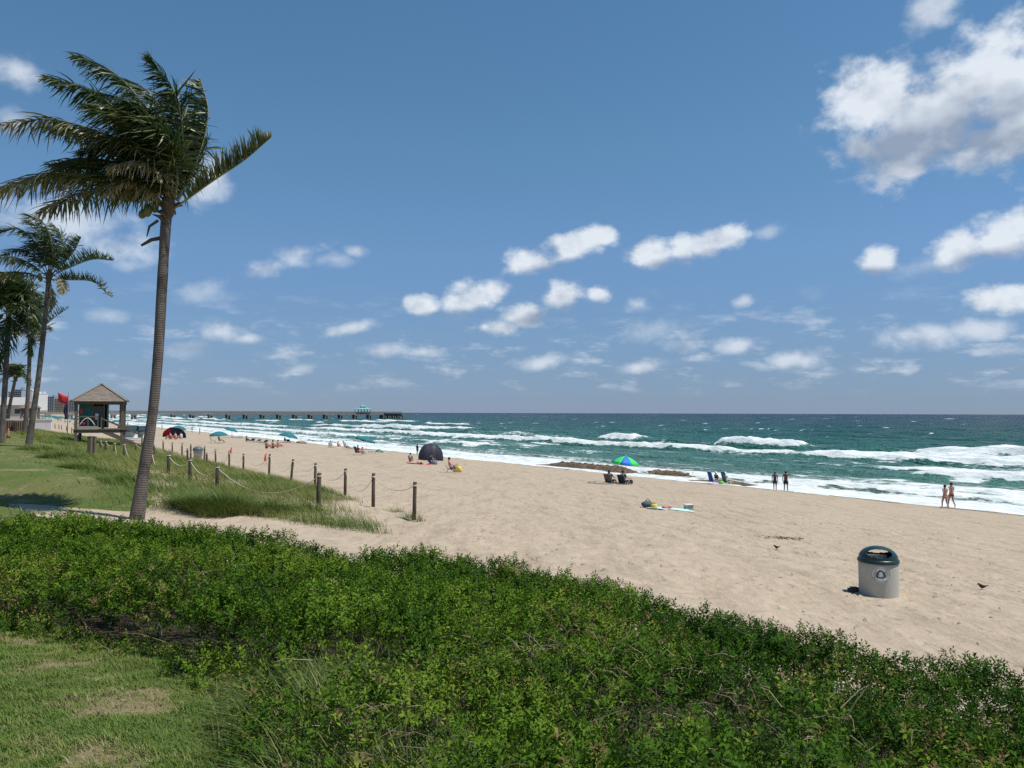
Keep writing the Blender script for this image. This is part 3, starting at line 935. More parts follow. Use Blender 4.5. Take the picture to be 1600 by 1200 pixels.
def rotmats(tilt, head, spin):
    ct, st = np.cos(tilt), np.sin(tilt); ch, sh = np.cos(head), np.sin(head); cs, sn = np.cos(spin), np.sin(spin)
    z = np.zeros_like(ct); o = np.ones_like(ct)
    Rz = np.stack([np.stack([ch, -sh, z], -1), np.stack([sh, ch, z], -1), np.stack([z, z, o], -1)], -2)
    Ry = np.stack([np.stack([ct, z, st], -1), np.stack([z, o, z], -1), np.stack([-st, z, ct], -1)], -2)
    Rs = np.stack([np.stack([cs, -sn, z], -1), np.stack([sn, cs, z], -1), np.stack([z, z, o], -1)], -2)
    return Rz @ Ry @ Rs
def scatter(name, P, tilt, head, scale, tint, m, protos):
    allV = []; allQ = []; allT = []; off = 0
    pick = rng.integers(0, len(protos), len(P))
    for k, (pv, pq, pu) in enumerate(protos):
        s = pick == k
        if not s.any():
            continue
        M = rotmats(tilt[s], head[s], rng.uniform(0, 6.28, s.sum()))
        V = np.einsum('nij,vj->nvi', M, pv) * scale[s][:, None, None] + P[s][:, None, :]
        nq = len(pv)
        Q = pq[None] + (np.arange(s.sum()) * nq)[:, None, None] + off
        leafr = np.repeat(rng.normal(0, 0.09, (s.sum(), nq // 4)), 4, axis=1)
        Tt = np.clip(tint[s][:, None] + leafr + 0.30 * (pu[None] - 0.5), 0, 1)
        allV.append(V.reshape(-1, 3)); allQ.append(Q.reshape(-1, 4)); allT.append(Tt.ravel()); off += V.shape[0] * nq
    return mesh_arrays(name, np.concatenate(allV), quads=np.concatenate(allQ), attrs={'tint': np.concatenate(allT)}, mats=[m])
cs = 0.25
cxg, cyg = np.meshgrid(np.arange(-9.5, 8.0, cs), np.arange(2.5, 13.6, cs))
cx = cxg.ravel() + rng.uniform(-.11, .11, cxg.size); cy = cyg.ravel() + rng.uniform(-.11, .11, cxg.size)
ch, ce, clump, clump2 = canopy(cx, cy)
cg = grassy(cx, cy)
hole = ss(fbm(cx / 0.55, cy / 0.5, 3, 433), 0.56, 0.66) * ss(ce, 0.7, 1.2)
ok = (ce > -0.04) & (rng.random(len(cx)) > hole * 0.5) & (rng.random(len(cx)) > np.clip(cg * 1.6 - 0.35, 0, 0.85)) & (np.abs(cx) < 0.76 * cy + 0.8)
cx, cy, ch = cx[ok], cy[ok], ch[ok]
nc_ = len(cx)
crad = rng.uniform(0.15, 0.24, nc_)
ctop = ground(cx, cy) + ch + rng.normal(0, 0.05, nc_)
cspec = fbm(cx / 2.3, cy / 2.3, 2, 420); cbrown = (fbm(cx / 0.9, cy / 0.9, 3, 421) > 0.67 - 0.08 * ss(cx, -1, 2))
ctint = np.clip(0.29 + (cspec - 0.5) * 0.8 - 0.06 * ss(cx, 0.0, 3) - 0.06 * (1 - ss(cy, 4, 6)) + rng.normal(0, 0.13, nc_) + 0.20 * (1 - ss(cx, -5, 2)), 0.04, 0.8)
per = np.clip(np.round(54 - 2.6 * (cy - 4)), 22, 54).astype(int)
idx = np.repeat(np.arange(nc_), per)
k = len(idx)
th = np.arccos(1 - rng.random(k) * 1.05); ph = rng.uniform(0, 6.2832, k)
rr_ = crad[idx] * (0.62 + 0.40 * rng.random(k))
sx_, sy_, sz_ = np.sin(th) * np.cos(ph), np.sin(th) * np.sin(ph), np.cos(th)
x = cx[idx] + sx_ * rr_ * 1.1; y = cy[idx] + sy_ * rr_ * 1.1
zz = ctop[idx] - crad[idx] * 1.25 + sz_ * rr_ * 1.15
zz = np.maximum(zz, ground(x, y) + 0.01)
sc = (0.52 + 0.36 * rng.random(k)) * (1 + 0.07 * np.clip(y - 5, 0, 9))
tall = rng.random(k) < 0.012
sc = sc * (1 + tall * 0.5)
tint = np.clip(ctint[idx] + rng.normal(0, 0.07, k), 0, 0.86)
tint = np.where(cbrown[idx] & (rng.random(k) < 0.30), 0.97, tint)
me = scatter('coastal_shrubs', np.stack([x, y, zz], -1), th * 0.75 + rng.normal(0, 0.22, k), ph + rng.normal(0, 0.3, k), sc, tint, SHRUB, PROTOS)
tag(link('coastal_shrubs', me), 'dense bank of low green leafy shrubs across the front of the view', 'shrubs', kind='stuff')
# woody stems inside the bank
stem = MB()
for i in range(900):
    xx, yy = rnd.uniform(-7, 6.5), rnd.uniform(2.8, 11)
    ee = float(poly_sd(np.array([xx]), np.array([yy]), HEDGE)[0])
    if ee < 0.03 or abs(xx) > 0.8 * yy + 0.6:
        continue
    hh = float(canopy(np.array([xx]), np.array([yy]))[0][0])
    p = Vector((xx, yy, gz(xx, yy) - 0.03)); q = p + Vector((rnd.uniform(-.22, .15), rnd.uniform(-.2, .2), max(hh * rnd.uniform(0.5, 1.0), 0.08)))
    stem.tube([p, (p + q) / 2 + Vector((rnd.uniform(-.05, .05), rnd.uniform(-.05, .05), 0)), q], [0.006, 0.0045, 0.002], 4, False)
tag(stem.build('shrub_stems', mat('bark_stem', (0.15, 0.12, 0.085), 0.85, 0.4, 9)), 'bare brown twigs inside the bank of low shrubs', 'twigs', kind='stuff')
# tall grass and dry stalks in the bank
n = 420000
x = rng.uniform(-4.5, 6.0, n); y = 2.6 + 8.0 * rng.random(n) ** 1.4
h, e, lump, lump2 = canopy(x, y)
g = grassy(x, y)
ok = (e > -0.15) & (rng.random(n) < np.clip(g * 1.6 - 0.50, 0.004, 1)) & (np.abs(x) < 0.80 * y + 0.6)
x, y, h, g = x[ok], y[ok], h[ok], g[ok]; k = len(x)
clx = np.floor(x / 0.16 + fbm(x, y, 2, 440) * 2); cly = np.floor(y / 0.16)
ca = _hash(clx, cly, 441) * 6.28
me = blades_mesh('tall_grass', np.stack([x, y, ground(x, y) + 0.10 * rng.random(k)], -1), ca + rng.normal(0, 0.7, k), (0.11 + 0.20 * rng.random(k)) * (0.55 + 0.9 * h / 0.55), rng.uniform(0.3, 1.5, k), 0.004 + 0.005 * rng.random(k),
                 np.clip(rng.beta(1.0, 2.0, k) * 0.85 + 0.10 * ss(fbm(x / 0.6, y / 0.6, 2, 442), 0.45, 0.7), 0, 1), GRASS, (-0.18, 0.02), 3)
tag(link('tall_grass', me), 'tufts of long green and straw grass growing through the shrub bank', 'grass', kind='stuff')
dead = MB()
for i in range(620):
    cx, cy, r_ = rnd.choice([(0.15, 5.0, .42), (0.15, 5.0, .42), (0.65, 4.6, .4), (-1.5, 6.5, .5), (1.2, 3.4, .5), (-0.6, 3.5, .9), (2.6, 6.5, .9), (1.0, 4.2, .8), (-2.4, 6.1, .5)])
    xx, yy = rnd.gauss(cx, r_ * .5), rnd.gauss(cy, r_ * .4)
    ee = float(poly_sd(np.array([xx]), np.array([yy]), HEDGE)[0])
    if ee < 0.05:
        continue
    hh = float(canopy(np.array([xx]), np.array([yy]))[0][0])
    p = Vector((xx, yy, gz(xx, yy) + hh * rnd.uniform(0.45, 0.95)))
    d = Vector((rnd.gauss(0, 1), rnd.gauss(0, 0.8), rnd.uniform(-0.15, 0.8))).normalized()
    l = rnd.uniform(0.08, 0.24)
    pts = [p, p + d * l * .5 + Vector((rnd.uniform(-.03, .03), rnd.uniform(-.03, .03), .02)), p + d * l]
    dead.tube(pts, [0.0024, 0.002, 0.001], 3, False)
dm = dead.mesh('dry_stalks', STRAW)
at = dm.attributes.new('tint', 'FLOAT', 'POINT')
at.data.foreach_set('value', np.repeat(rng.random(len(dm.vertices) // 9), 9).astype(np.float32))
tag(link('dry_stalks', dm), 'dry straw coloured stalks tangled in the shrub bank', 'twigs', kind='stuff')

# ---- dune grass behind the path
n = 330000
v_ = rng.uniform(-1.5, 12.0, n); a_ = 17 + 75 * rng.random(n) ** 1.55
x, y = unshore(v_, a_)
edge_n = (fbm(x / 1.6, y / 1.6, 3, 501) - 0.5)
e_sea = 10.4 + 0.6 * ss(a_, 30, 50) - v_ + edge_n * 2.4
e_sea = np.where(a_ < 27, np.minimum(e_sea, (7.9 + (a_ - 17) * 0.22) - v_ + edge_n * 2.0), e_sea)
e_land = v_ - (2.2 - 1.2 * ss(a_, 60, 90)) + edge_n * 4.0
e_near = (y - (16.2 - 0.26 * x)) - 1.25 - 0.5 * ss(x, -9, -4) + edge_n * 1.8
dens = np.clip(np.minimum(np.minimum(e_sea, e_land), e_near) * 1.1 + 0.15, 0, 1)
thin = ss(fbm(x / 2.0, y / 1.4, 3, 502), 0.34, 0.50)
bare = np.exp(-(((x + 13.3) / 3.0) ** 2 + ((y - 24.0) / 2.4) ** 2)) * 0.45
ok = (rng.random(n) < dens * (0.35 + 0.65 * thin) * (1 - bare)) & (x > -0.72 * y - 1)
x, y, a_ = x[ok], y[ok], a_[ok]; k = len(x)
hn = fbm(x / 1.3, y / 1.3, 3, 503)
strawy = ss(fbm(x / 2.4, y / 2.4, 3, 504), 0.44, 0.62)
bh = (0.16 + 0.28 * rng.random(k)) * (0.45 + 1.0 * hn)
bw = (0.007 + 0.006 * rng.random(k)) * (1 + 0.035 * np.clip(a_ - 20, 0, 60))
tn = np.clip(0.30 + 0.32 * rng.random(k) + 0.34 * strawy * rng.random(k) + 0.10 * ss(a_, 24, 34) - 0.10 , 0, 1)
me = blades_mesh('dune_grass', np.stack([x, y, ground(x, y) - 0.02], -1), rng.uniform(0, 6.28, k), bh, rng.uniform(0.1, 0.9, k), bw, tn, GRASS, (-0.45, 0.05))
tag(link('dune_grass', me), 'yellow green dune grass covering the fenced strip behind the beach', 'grass', kind='stuff')

# separate dark grass clumps on the dune
def grass_clump(px, py, rad, hgt, cnt, label, tint0=0.13):
    c = gp(px, py)
    rr = rad * np.sqrt(rng.random(cnt)); w = rng.uniform(0, 6.28, cnt)
    rr = rr * (0.55 + 0.9 * fbm(np.cos(w) * 1.5 + px, np.sin(w) * 1.5, 2, 77)); x = c.x + rr * np.cos(w); y = c.y + rr * np.sin(w) * 0.7
    lp = fbm(x / 0.4, y / 0.4, 2, 78)
    me = blades_mesh('grass_clump', np.stack([x, y, ground(x, y) - 0.02], -1), w + rng.normal(0, .6, cnt), hgt * (0.35 + 0.6 * rng.random(cnt) + 0.5 * lp) * np.clip(1 - 0.5 * (rr / rad) ** 2, 0.3, 1), 0.25 + 0.9 * rr / rad,
                     0.008 + 0.008 * rng.random(cnt), np.clip(tint0 + 0.5 * rng.random(cnt) ** 1.6 + 0.25 * (lp - 0.5), 0, 1), GRASS, (-0.35, 0), 3)
    tag(link('grass_clump', me), label, 'grass clump', 'dark grass clumps on the dune')
grass_clump(345, 797, 1.25, 0.62, 3600, 'largest dark green grass clump beside the big palm trunk')
grass_clump(420, 800, 0.8, 0.45, 1500, 'dark green grass clump just beyond the largest one, towards the fence')
grass_clump(470, 798, 0.65, 0.36, 900, 'low grass clump at the foot of the nearest landward fence post')
grass_clump(100, 720, 1.0, 0.55, 1800, 'bushy grass clump on the lawn edge near the second palm', 0.12)
grass_clump(65, 706, 1.1, 0.5, 1500, 'grass clump beside the foot of the second palm', 0.16)
grass_clump(133, 736, 0.8, 0.5, 1500, 'grass clump on the dune in front of the two grey timber stubs', 0.14)
grass_clump(195, 757, 0.7, 0.45, 1300, 'grass clump just left of the big palm trunk', 0.12)
grass_clump(640, 810, 0.35, 0.35, 90, 'sparse grass tuft at the foot of the nearest seaward fence post', 0.3)
grass_clump(655, 815, 0.2, 0.3, 40, 'few grass blades on the open sand past the last fence post', 0.3)
grass_clump(620, 800, 0.3, 0.32, 70, 'thin grass tuft on the sand between the two nearest seaward posts', 0.35)

# ================================================================== PALMS
FROND = leaf_mat('palm_leaflets', [(0.0, (0.026, 0.050, 0.014)), (0.4, (0.056, 0.090, 0.022)), (0.7, (0.14, 0.145, 0.042)), (1.0, (0.38, 0.32, 0.19))], 0.42, 0.24, 0.45)
def trunk_material():
    m, t, b = new_mat('palm_bark')
    u = attr(t, 'along').outputs['Fac']
    geo = t.nodes.new('ShaderNodeTexCoord').outputs['Object']
    wob = noise(t, geo, 5, 4, 0.6)
    ph = M2(t, 'ADD', M2(t, 'MULTIPLY', u, 2 * math.pi / 0.055), M2(t, 'MULTIPLY', wob, 7.0))
    ring = M2(t, 'ADD', M2(t, 'MULTIPLY', M2(t, 'SINE', ph), 0.5), 0.5)
    st = N(t, 'ShaderNodeVectorMath', operation='MULTIPLY', ins={0: geo, 1: (14, 14, 2.2)}).outputs[0]
    streak = noise(t, st, 1.0, 5, 0.65)
    c = mixc(t, streak, (0.075, 0.062, 0.054), (0.235, 0.20, 0.17))
    c = mixc(t, M2(t, 'MULTIPLY', sstep(t, ring, 0.70, 1.0), 0.22), c, (0.085, 0.068, 0.055))
    blotch = noise(t, geo, 2.2, 5, 0.7)
    c = mixc(t, M2(t, 'MULTIPLY', sstep(t, blotch, 0.48, 0.62), 0.65), c, (0.062, 0.050, 0.044))
    t.links.new(c, b.inputs['Base Color']); b.inputs['Roughness'].default_value = 0.9; b.inputs['Specular IOR Level'].default_value = 0.15
    bn = t.nodes.new('ShaderNodeBump'); bn.inputs['Strength'].default_value = 0.7; bn.inputs['Distance'].default_value = 0.02
    t.links.new(M2(t, 'ADD', M2(t, 'MULTIPLY', ring, -0.30), streak), bn.inputs['Height']); t.links.new(bn.outputs[0], b.inputs['Normal'])
    return m
BARK = trunk_material()
SHEATH = mat('dead_sheath', (0.11, 0.078, 0.05), 0.9, 0.5, 14, bump=0.6)
STALK = mat('frond_stalk', (0.22, 0.20, 0.075), 0.5, 0.3, 8)
NUT = mat('coconut_husk', (0.14, 0.15, 0.05), 0.5, 0.35, 9)

def trunk_obj(pts, rads, parent, n=96):
    C = catmull(pts, n)
    rr = np.interp(np.linspace(0, 1, n), np.linspace(0, 1, len(rads)), rads)
    L = 0; al = [0]
    for i in range(1, n):
        L += (C[i] - C[i - 1]).length; al.append(L)
    r2 = [rr[i] * (1 + 0.10 * (fbm(np.array([al[i] * 1.7]), np.array([parent.location.x]), 2, 9)[0] - .5)) for i in range(n)]
    me = MB().tube(C, r2, 18).mesh('trunk', BARK)
    at = me.attributes.new('along', 'FLOAT', 'POINT')
    at.data.foreach_set('value', np.repeat(np.array(al, np.float32), 18))
    return link('trunk', me, parent)

def frond(parent, pts, n_leaf=85, lmax=0.75, wind=(-1, 0, 0), ww=0.7, grav=0.55, tint=0.3, lift=0.0, r0=0.028, seed=0, width=0.036, fwd=0.26, spread=0.8, dry=0.0):
    """one feather leaf: a stalk with two ranks of narrow leaflets streaming in the wind"""
    r = np.random.default_rng(seed)
    C = catmull(pts, 48)
    K = len(C)
    m = MB().tube(C, list(np.linspace(r0, r0 * 0.18, K)), 5)
    rv = np.array(m.v); rq = [f for f in m.f if len(f) == 4]
    P = np.array([tuple(p) for p in C])
    us = np.linspace(0.14, 0.995, n_leaf)
    V = []; Q = []; T = []
    W = np.array(wind, float)
    up = np.array((0, 0, 1.0))
    for sgn in (-1, 1):
        uu = us + r.normal(0, 0.004, n_leaf)
        f = np.clip(uu, 0, 0.999) * (K - 1)
        i = f.astype(int); fr = (f - i)[:, None]
        B = P[i] * (1 - fr) + P[np.minimum(i + 1, K - 1)] * fr
        Tn = P[np.minimum(i + 1, K - 1)] - P[np.maximum(i - 1, 0)]
        Tn /= np.linalg.norm(Tn, axis=1)[:, None]
        side = np.cross(Tn, up[None]) + r.normal(0, 0.12, (n_leaf, 3))
        side /= np.linalg.norm(side, axis=1)[:, None] + 1e-9
        nrm = np.cross(side, Tn)
        d = side * sgn * spread + Tn * (fwd + 0.35 * uu[:, None] ** 3) + nrm * 0.18 + W * ww * 0.6 + up * (lift - grav * 0.35) + r.normal(0, 0.19, (n_leaf, 3))
        d /= np.linalg.norm(d, axis=1)[:, None]
        ln = lmax * np.interp(uu, [.14, .3, .55, .85, 1], [.5, .95, 1, .78, .22]) * r.uniform(0.62, 1.15, n_leaf)
        ln = np.maximum(ln, 0.12 * lmax)
        ti = np.clip(tint + 0.06 + r.normal(0, 0.12, n_leaf) + 0.25 * ss(uu, 0.86, 1) + dry * r.random(n_leaf), 0, 1)
        pos = B.copy(); prev = None
        wd = width * r.uniform(0.75, 1.1, n_leaf)
        flat = np.cross(d, nrm + r.normal(0, 0.35, (n_leaf, 3)))
        flat /= np.linalg.norm(flat, axis=1)[:, None] + 1e-9
        steps = 4
        wob_ = r.normal(0, 0.10, (n_leaf, 3))
        rows = []
        for s in range(steps + 1):
            w = wd * (0.55, 1.0, 0.9, 0.6, 0.06)[s]
            rows.append((pos - flat * w[:, None] / 2, pos + flat * w[:, None] / 2))
            pos = pos + d * (ln / steps)[:, None]
            d = d + W * ww * 0.28 + up * (lift * 0.25 - grav * 0.30) + wob_
            d /= np.linalg.norm(d, axis=1)[:, None]
        vv = np.stack([q for rw in rows for q in rw], 1)          # n, 10, 3
        off = sum(len(q) for q in V)
        idx = np.arange(n_leaf)[:, None, None] * 10 + off
        qq = np.array([[2 * s, 2 * s + 1, 2 * s + 3, 2 * s + 2] for s in range(steps)])[None] + idx
        V.append(vv.reshape(-1, 3)); Q.append(qq.reshape(-1, 4)); T.append(np.repeat(ti, 10))
    V = np.concatenate(V); Q = np.concatenate(Q); T = np.concatenate(T)
    o = link('frond', mesh_arrays('frond', V, quads=Q, attrs={'tint': T}, mats=[FROND]), parent)
    s = link('stalk', mesh_arrays('stalk', rv, quads=rq, smooth=True, mats=[STALK]), o)
    return o

def palm_px(Y, label, trunk_px, rads, fronds, base_z=None, lmax=0.92, extras=True, seed=0, nuts=4, width=0.043, nleaf=125):
    """palm standing at distance Y; trunk and leaf lines surveyed in its own upright plane, each leaf with its own depth"""
    b = at_y(*trunk_px[0], Y)
    z0 = gz(b.x, b.y)
    root = thing('palm_tree', label, 'palm tree', (b.x, b.y, z0), 0, 'coconut palms')
    loc = Vector((b.x, b.y, z0))
    tp = [at_y(p[0], p[1], Y) - loc for p in trunk_px]
    tp[0].z = min(tp[0].z, -0.1)
    trunk_obj(tp, rads, root)
    top = tp[-1]
    sc = Y / FPX
    for i, fdef in enumerate(fronds):
        pts, depth, kw = fdef
        P3 = []
        for k, (px, py) in enumerate(pts):
            q = at_y(px, py, Y) - loc
            q.y += depth * (k / (len(pts) - 1)) ** 1.2
            P3.append(q)
        P3[0] = top + (P3[0] - top) * 0.8
        frond(root, P3, seed=seed * 100 + i, lmax=kw.pop('lmax', lmax), width=width, n_leaf=kw.pop('n_leaf', nleaf), **kw)
    if extras:
        r = random.Random(seed)
        for k in range(9):
            w = k * 0.7 + r.random()
            p = top + Vector((math.cos(w) * rads[-1] * 0.8, math.sin(w) * rads[-1] * 0.8, r.uniform(-0.35, 0.1)))
            d = Vector((math.cos(w) * r.uniform(.4, 1.0), math.sin(w), r.uniform(0.0, 1.2))).normalized()
            l = r.uniform(0.18, 0.42)
            MB().tube([p, p + d * l * .5, p + d * l + Vector((-.05, 0, -0.06))], [0.055, 0.04, 0.012], 6).build('dead_sheath', SHEATH, root)
        MB().ball(top + Vector((0, 0, 0.05)), (rads[-1] * 1.25, rads[-1] * 1.25, 0.34), 12, 8).build('crown_shaft', SHEATH, root)
        for k in range(nuts):
            p = top + Vector((-0.32 - 0.16 * (k % 2) - .05 * k, r.uniform(-0.35, 0.1), 0.0 - 0.14 * (k // 2)))
            MB().ball(p, (0.095, 0.095, 0.125), 10, 8, (0.3, 0.2 * k, 0)).build('coconut', NUT, root)
            MB().tube([top + Vector((-.05, 0, .1)), p + Vector((.1, 0, .16)), p + Vector((0, 0, .1))], [0.014, 0.012, 0.01], 5).build('fruit_stalk', STALK, root)
    return root

U = dict
big_fronds = [  # straw tints on drooping fronds: dry leaflets, plus sunlit highlights put into the colour
    ([(272, 328), (335, 287), (390, 258), (436, 228)], -0.6, U(lift=1.3, ww=0.35, grav=0.0, tint=0.24, dry=0.35, lmax=0.60, spread=0.6)),
    ([(280, 310), (308, 245), (322, 175), (308, 118)], 0.2, U(ww=1.2, grav=0.3, tint=0.22, lmax=0.85, spread=0.4)),
    ([(276, 305), (292, 225), (288, 160), (258, 115)], -0.9, U(ww=0.8, grav=0.3, tint=0.12, lmax=0.8)),
    ([(272, 305), (284, 230), (272, 165), (235, 125)], 0.8, U(ww=1.0, grav=0.3, tint=0.1)),
    ([(268, 305), (266, 215), (228, 140), (165, 108)], 0.4, U(ww=0.7, grav=0.6, tint=0.12)),
    ([(266, 305), (248, 205), (198, 130), (132, 100)], -0.5, U(ww=0.6, grav=0.7, tint=0.2)),
    ([(264, 306), (234, 205), (178, 145), (112, 118)], 0.9, U(ww=0.6, grav=0.7, tint=0.1)),
    ([(262, 306), (226, 215), (172, 165), (112, 150)], -1.1, U(ww=0.5, grav=0.8, tint=0.16, dry=0.2)),
    ([(260, 308), (205, 228), (120, 196), (44, 184)], 0.6, U(ww=0.45, grav=0.9, tint=0.16)),
    ([(285, 302), (258, 250), (200, 228), (120, 210), (52, 226)], -1.3, U(ww=0.25, grav=1.1, tint=0.48, dry=0.5, lmax=0.95)),
    ([(258, 312), (190, 256), (110, 236), (48, 252)], 0.9, U(ww=0.35, grav=1.1, tint=0.14)),
    ([(256, 318), (190, 282), (90, 268), (-15, 292)], 0.3, U(ww=0.4, grav=1.0, tint=0.16)),
    ([(254, 322), (185, 290), (85, 288), (-40, 338)], -0.9, U(ww=0.25, grav=1.2, tint=0.36, dry=0.5)),
    ([(254, 324), (190, 292), (110, 294), (30, 318)], 0.8, U(ww=0.3, grav=1.1, tint=0.2, dry=0.4)),
    ([(262, 326), (238, 300), (212, 292), (196, 318)], -0.9, U(ww=0.1, grav=1.3, tint=0.80, dry=0.3, lmax=0.6, n_leaf=80)),
    ([(270, 318), (262, 285), (240, 268), (210, 285)], -1.2, U(ww=0.15, grav=1.3, tint=0.62, dry=0.5, lmax=0.8, n_leaf=80)),
    ([(268, 306), (252, 232), (208, 175), (150, 170)], -0.2, U(ww=0.6, grav=0.8, tint=0.06)),
    ([(270, 306), (268, 240), (240, 185), (190, 165)], 1.2, U(ww=0.7, grav=0.7, tint=0.05)),
    ([(274, 306), (280, 250), (262, 200), (225, 185)], -1.0, U(ww=0.8, grav=0.6, tint=0.10, dry=0.2)),
    ([(264, 310), (232, 250), (180, 225), (120, 235)], 0.2, U(ww=0.5, grav=0.9, tint=0.05)),
    ([(278, 310), (296, 260), (298, 205), (280, 160)], 1.1, U(ww=1.1, grav=0.3, tint=0.08, lmax=0.85)),
    ([(276, 308), (286, 262), (272, 222), (236, 215)], -1.5, U(ww=0.9, grav=0.7, tint=0.22, dry=0.3, lmax=0.85)),
    ([(266, 308), (246, 240), (225, 215), (185, 205)], -1.6, U(ww=0.7, grav=0.8, tint=0.16, dry=0.2, lmax=0.85)),
]
_r = random.Random(4)
for _k in range(9):
    _w = R(78 + 92 * (_k + .5) / 9)
    _e = (math.cos(_w), -math.sin(_w)); _L = _r.uniform(95, 140)
    _m = (268 + _e[0] * _L * .55 + 6, 306 + _e[1] * _L * .62)
    _t = (268 + _e[0] * _L - _L * .42, 306 + _e[1] * _L * .86 + _L * .10)
    big_fronds.append(([(268, 308), ((268 + _m[0]) / 2 + 8, (306 + _m[1]) / 2 - 4), _m, _t], _r.uniform(-1.6, 1.6), U(ww=_r.uniform(.6, 1.0), grav=_r.uniform(.3, .7), tint=_r.uniform(.03, .2), dry=_r.random() ** 3 * .4, lmax=_r.uniform(.85, 1.0))))
p1 = palm_px(18.5, 'tall windswept coconut palm nearest the shrubs, its curved trunk bare to the crown',
             [(213, 815), (224, 740), (238, 650), (247, 555), (253, 450), (259, 352), (263, 325)], [0.178, 0.130, 0.116, 0.115, 0.116, 0.118, 0.13], big_fronds, seed=1)
b = at_y(263, 320, 18.5) - p1.location
MB().tube([b, at_y(243, 170, 18.5) - p1.location, at_y(236, 66, 18.5) - p1.location], [0.03, 0.022, 0.006], 6).build('spear_leaf', mat('spear', (0.06, 0.075, 0.03), 0.5), p1)
q = at_y(256, 378, 18.5) - p1.location
MB().tube([q + Vector((-.05, 0, .1)), q + Vector((-.28, -.05, .04)), q + Vector((-.52, -.05, -.1))], [0.05, 0.045, 0.03], 7).build('broken_stub', SHEATH, p1)
MB().tube([q + Vector((-.1, -.1, .5)), q + Vector((-.3, -.12, .35)), q + Vector((-.36, -.12, .1))], [0.035, 0.03, 0.012], 6).build('dead_sheath', SHEATH, p1)

f2 = [
    ([(80, 432), (110, 420), (150, 408), (186, 411)], -0.6, U(lift=0.6, ww=0.35, grav=0.0, tint=0.22, lmax=0.75)),
    ([(82, 438), (112, 438), (150, 442), (180, 466)], -0.4, U(lift=0.5, ww=0.3, grav=0.1, tint=0.18, lmax=0.7)),
    ([(82, 428), (100, 408), (112, 390), (120, 368)], 0.4, U(lift=0.1, ww=0.8, grav=0.1, tint=0.24)),
    ([(80, 425), (92, 395), (90, 365), (72, 345)], 0.5, U(ww=0.9, grav=0.3, tint=0.1)),
    ([(78, 424), (84, 385), (72, 350), (48, 338)], -0.4, U(ww=0.9, grav=0.3, tint=0.12)),
    ([(76, 424), (74, 380), (55, 350), (28, 340)], 0.7, U(ww=0.8, grav=0.3, tint=0.08)),
    ([(74, 426), (62, 385), (40, 362), (5, 370)], -0.7, U(ww=0.8, grav=0.4, tint=0.12)),
    ([(72, 428), (52, 400), (28, 388), (-5, 396)], 0.5, U(ww=0.7, grav=0.5, tint=0.1)),
    ([(72, 432), (50, 412), (20, 405), (-30, 412)], -0.8, U(ww=0.4, grav=0.9, tint=0.42, dry=0.3)),
    ([(70, 436), (45, 428), (15, 428), (-30, 440)], -0.5, U(ww=0.4, grav=0.9, tint=0.35, dry=0.35)),
    ([(84, 440), (98, 436), (107, 446), (108, 462)], -0.7, U(ww=0.2, grav=1.2, tint=0.7, dry=0.3, lmax=0.5)),
    ([(80, 425), (88, 400), (80, 375), (60, 370)], -0.9, U(ww=0.8, grav=0.5, tint=0.06, lmax=0.9)),
    ([(76, 425), (70, 395), (50, 378), (25, 385)], 0.9, U(ww=0.8, grav=0.6, tint=0.06, lmax=0.9)),
    ([(80, 445), (84, 460), (85, 475), (82, 490)], -0.3, U(ww=0.1, grav=1.3, tint=0.85, lmax=0.4)),
]
palm_px(39, 'second coconut palm, leaning right from the lawn, with two fronds reaching out to seaward',
        [(43, 709), (50, 660), (60, 590), (68, 520), (74, 460), (77, 432)], [0.18, 0.14, 0.125, 0.118, 0.112, 0.12], f2, seed=2, lmax=1.0, nuts=3, width=0.055, nleaf=85)
def wind_fronds(cx, cy, s, seed, cnt=18, dryness=0.2, rightness=0.35):
    r = random.Random(seed); out = []
    for i in range(cnt):
        w = math.pi * (-0.12 + 1.24 * (i + r.random() * .6) / cnt)
        ex, ey = math.cos(w), math.sin(w)
        reach = s * r.uniform(0.85, 1.15)
        mx, my = cx + ex * reach * 0.5 * (rightness + 0.65 if ex > 0 else 1), cy - ey * reach * 0.62 - 4
        tx, ty = cx + ex * reach * (rightness + 0.3 if ex > 0 else 1) - reach * 0.28, cy - ey * reach * 0.80 + reach * 0.12 * (1 - ey)
        out.append(([(cx, cy), ((cx + mx) / 2 + ex * 3, (cy + my) / 2 - 3), (mx, my), (tx, ty)], r.uniform(-1.4, 1.4), U(ww=r.uniform(.5, .9), grav=r.uniform(.3, .8), tint=r.uniform(0.05, 0.22), dry=dryness * (r.random() ** 2) * 1.6)))
    return out
f3 = wind_fronds(14, 478, 68, 5, 34, 0.15) + [
    ([(16, 480), (38, 470), (55, 478), (62, 505)], -0.6, U(ww=0.5, grav=0.7, tint=0.12)), ([(14, 486), (-5, 500), (-18, 530), (-20, 560)], -0.4, U(ww=0.3, grav=1.1, tint=0.2, dry=0.3)),
    ([(16, 486), (36, 492), (46, 520), (44, 552)], 0.3, U(ww=0.5, grav=1.0, tint=0.08)), ([(14, 486), (22, 510), (22, 540), (14, 566)], -0.7, U(ww=0.4, grav=1.1, tint=0.1)), ([(14, 486), (2, 515), (-6, 545), (-8, 575)], 0.4, U(ww=0.3, grav=1.1, tint=0.1))]
palm_px(43, 'dark bushy palm at the very edge of the picture, its heavy crown hanging low',
        [(1, 706), (4, 660), (8, 600), (11, 545), (14, 480)], [0.18, 0.145, 0.135, 0.13, 0.13], f3, seed=3, lmax=1.1, nuts=0, width=0.06, nleaf=75)
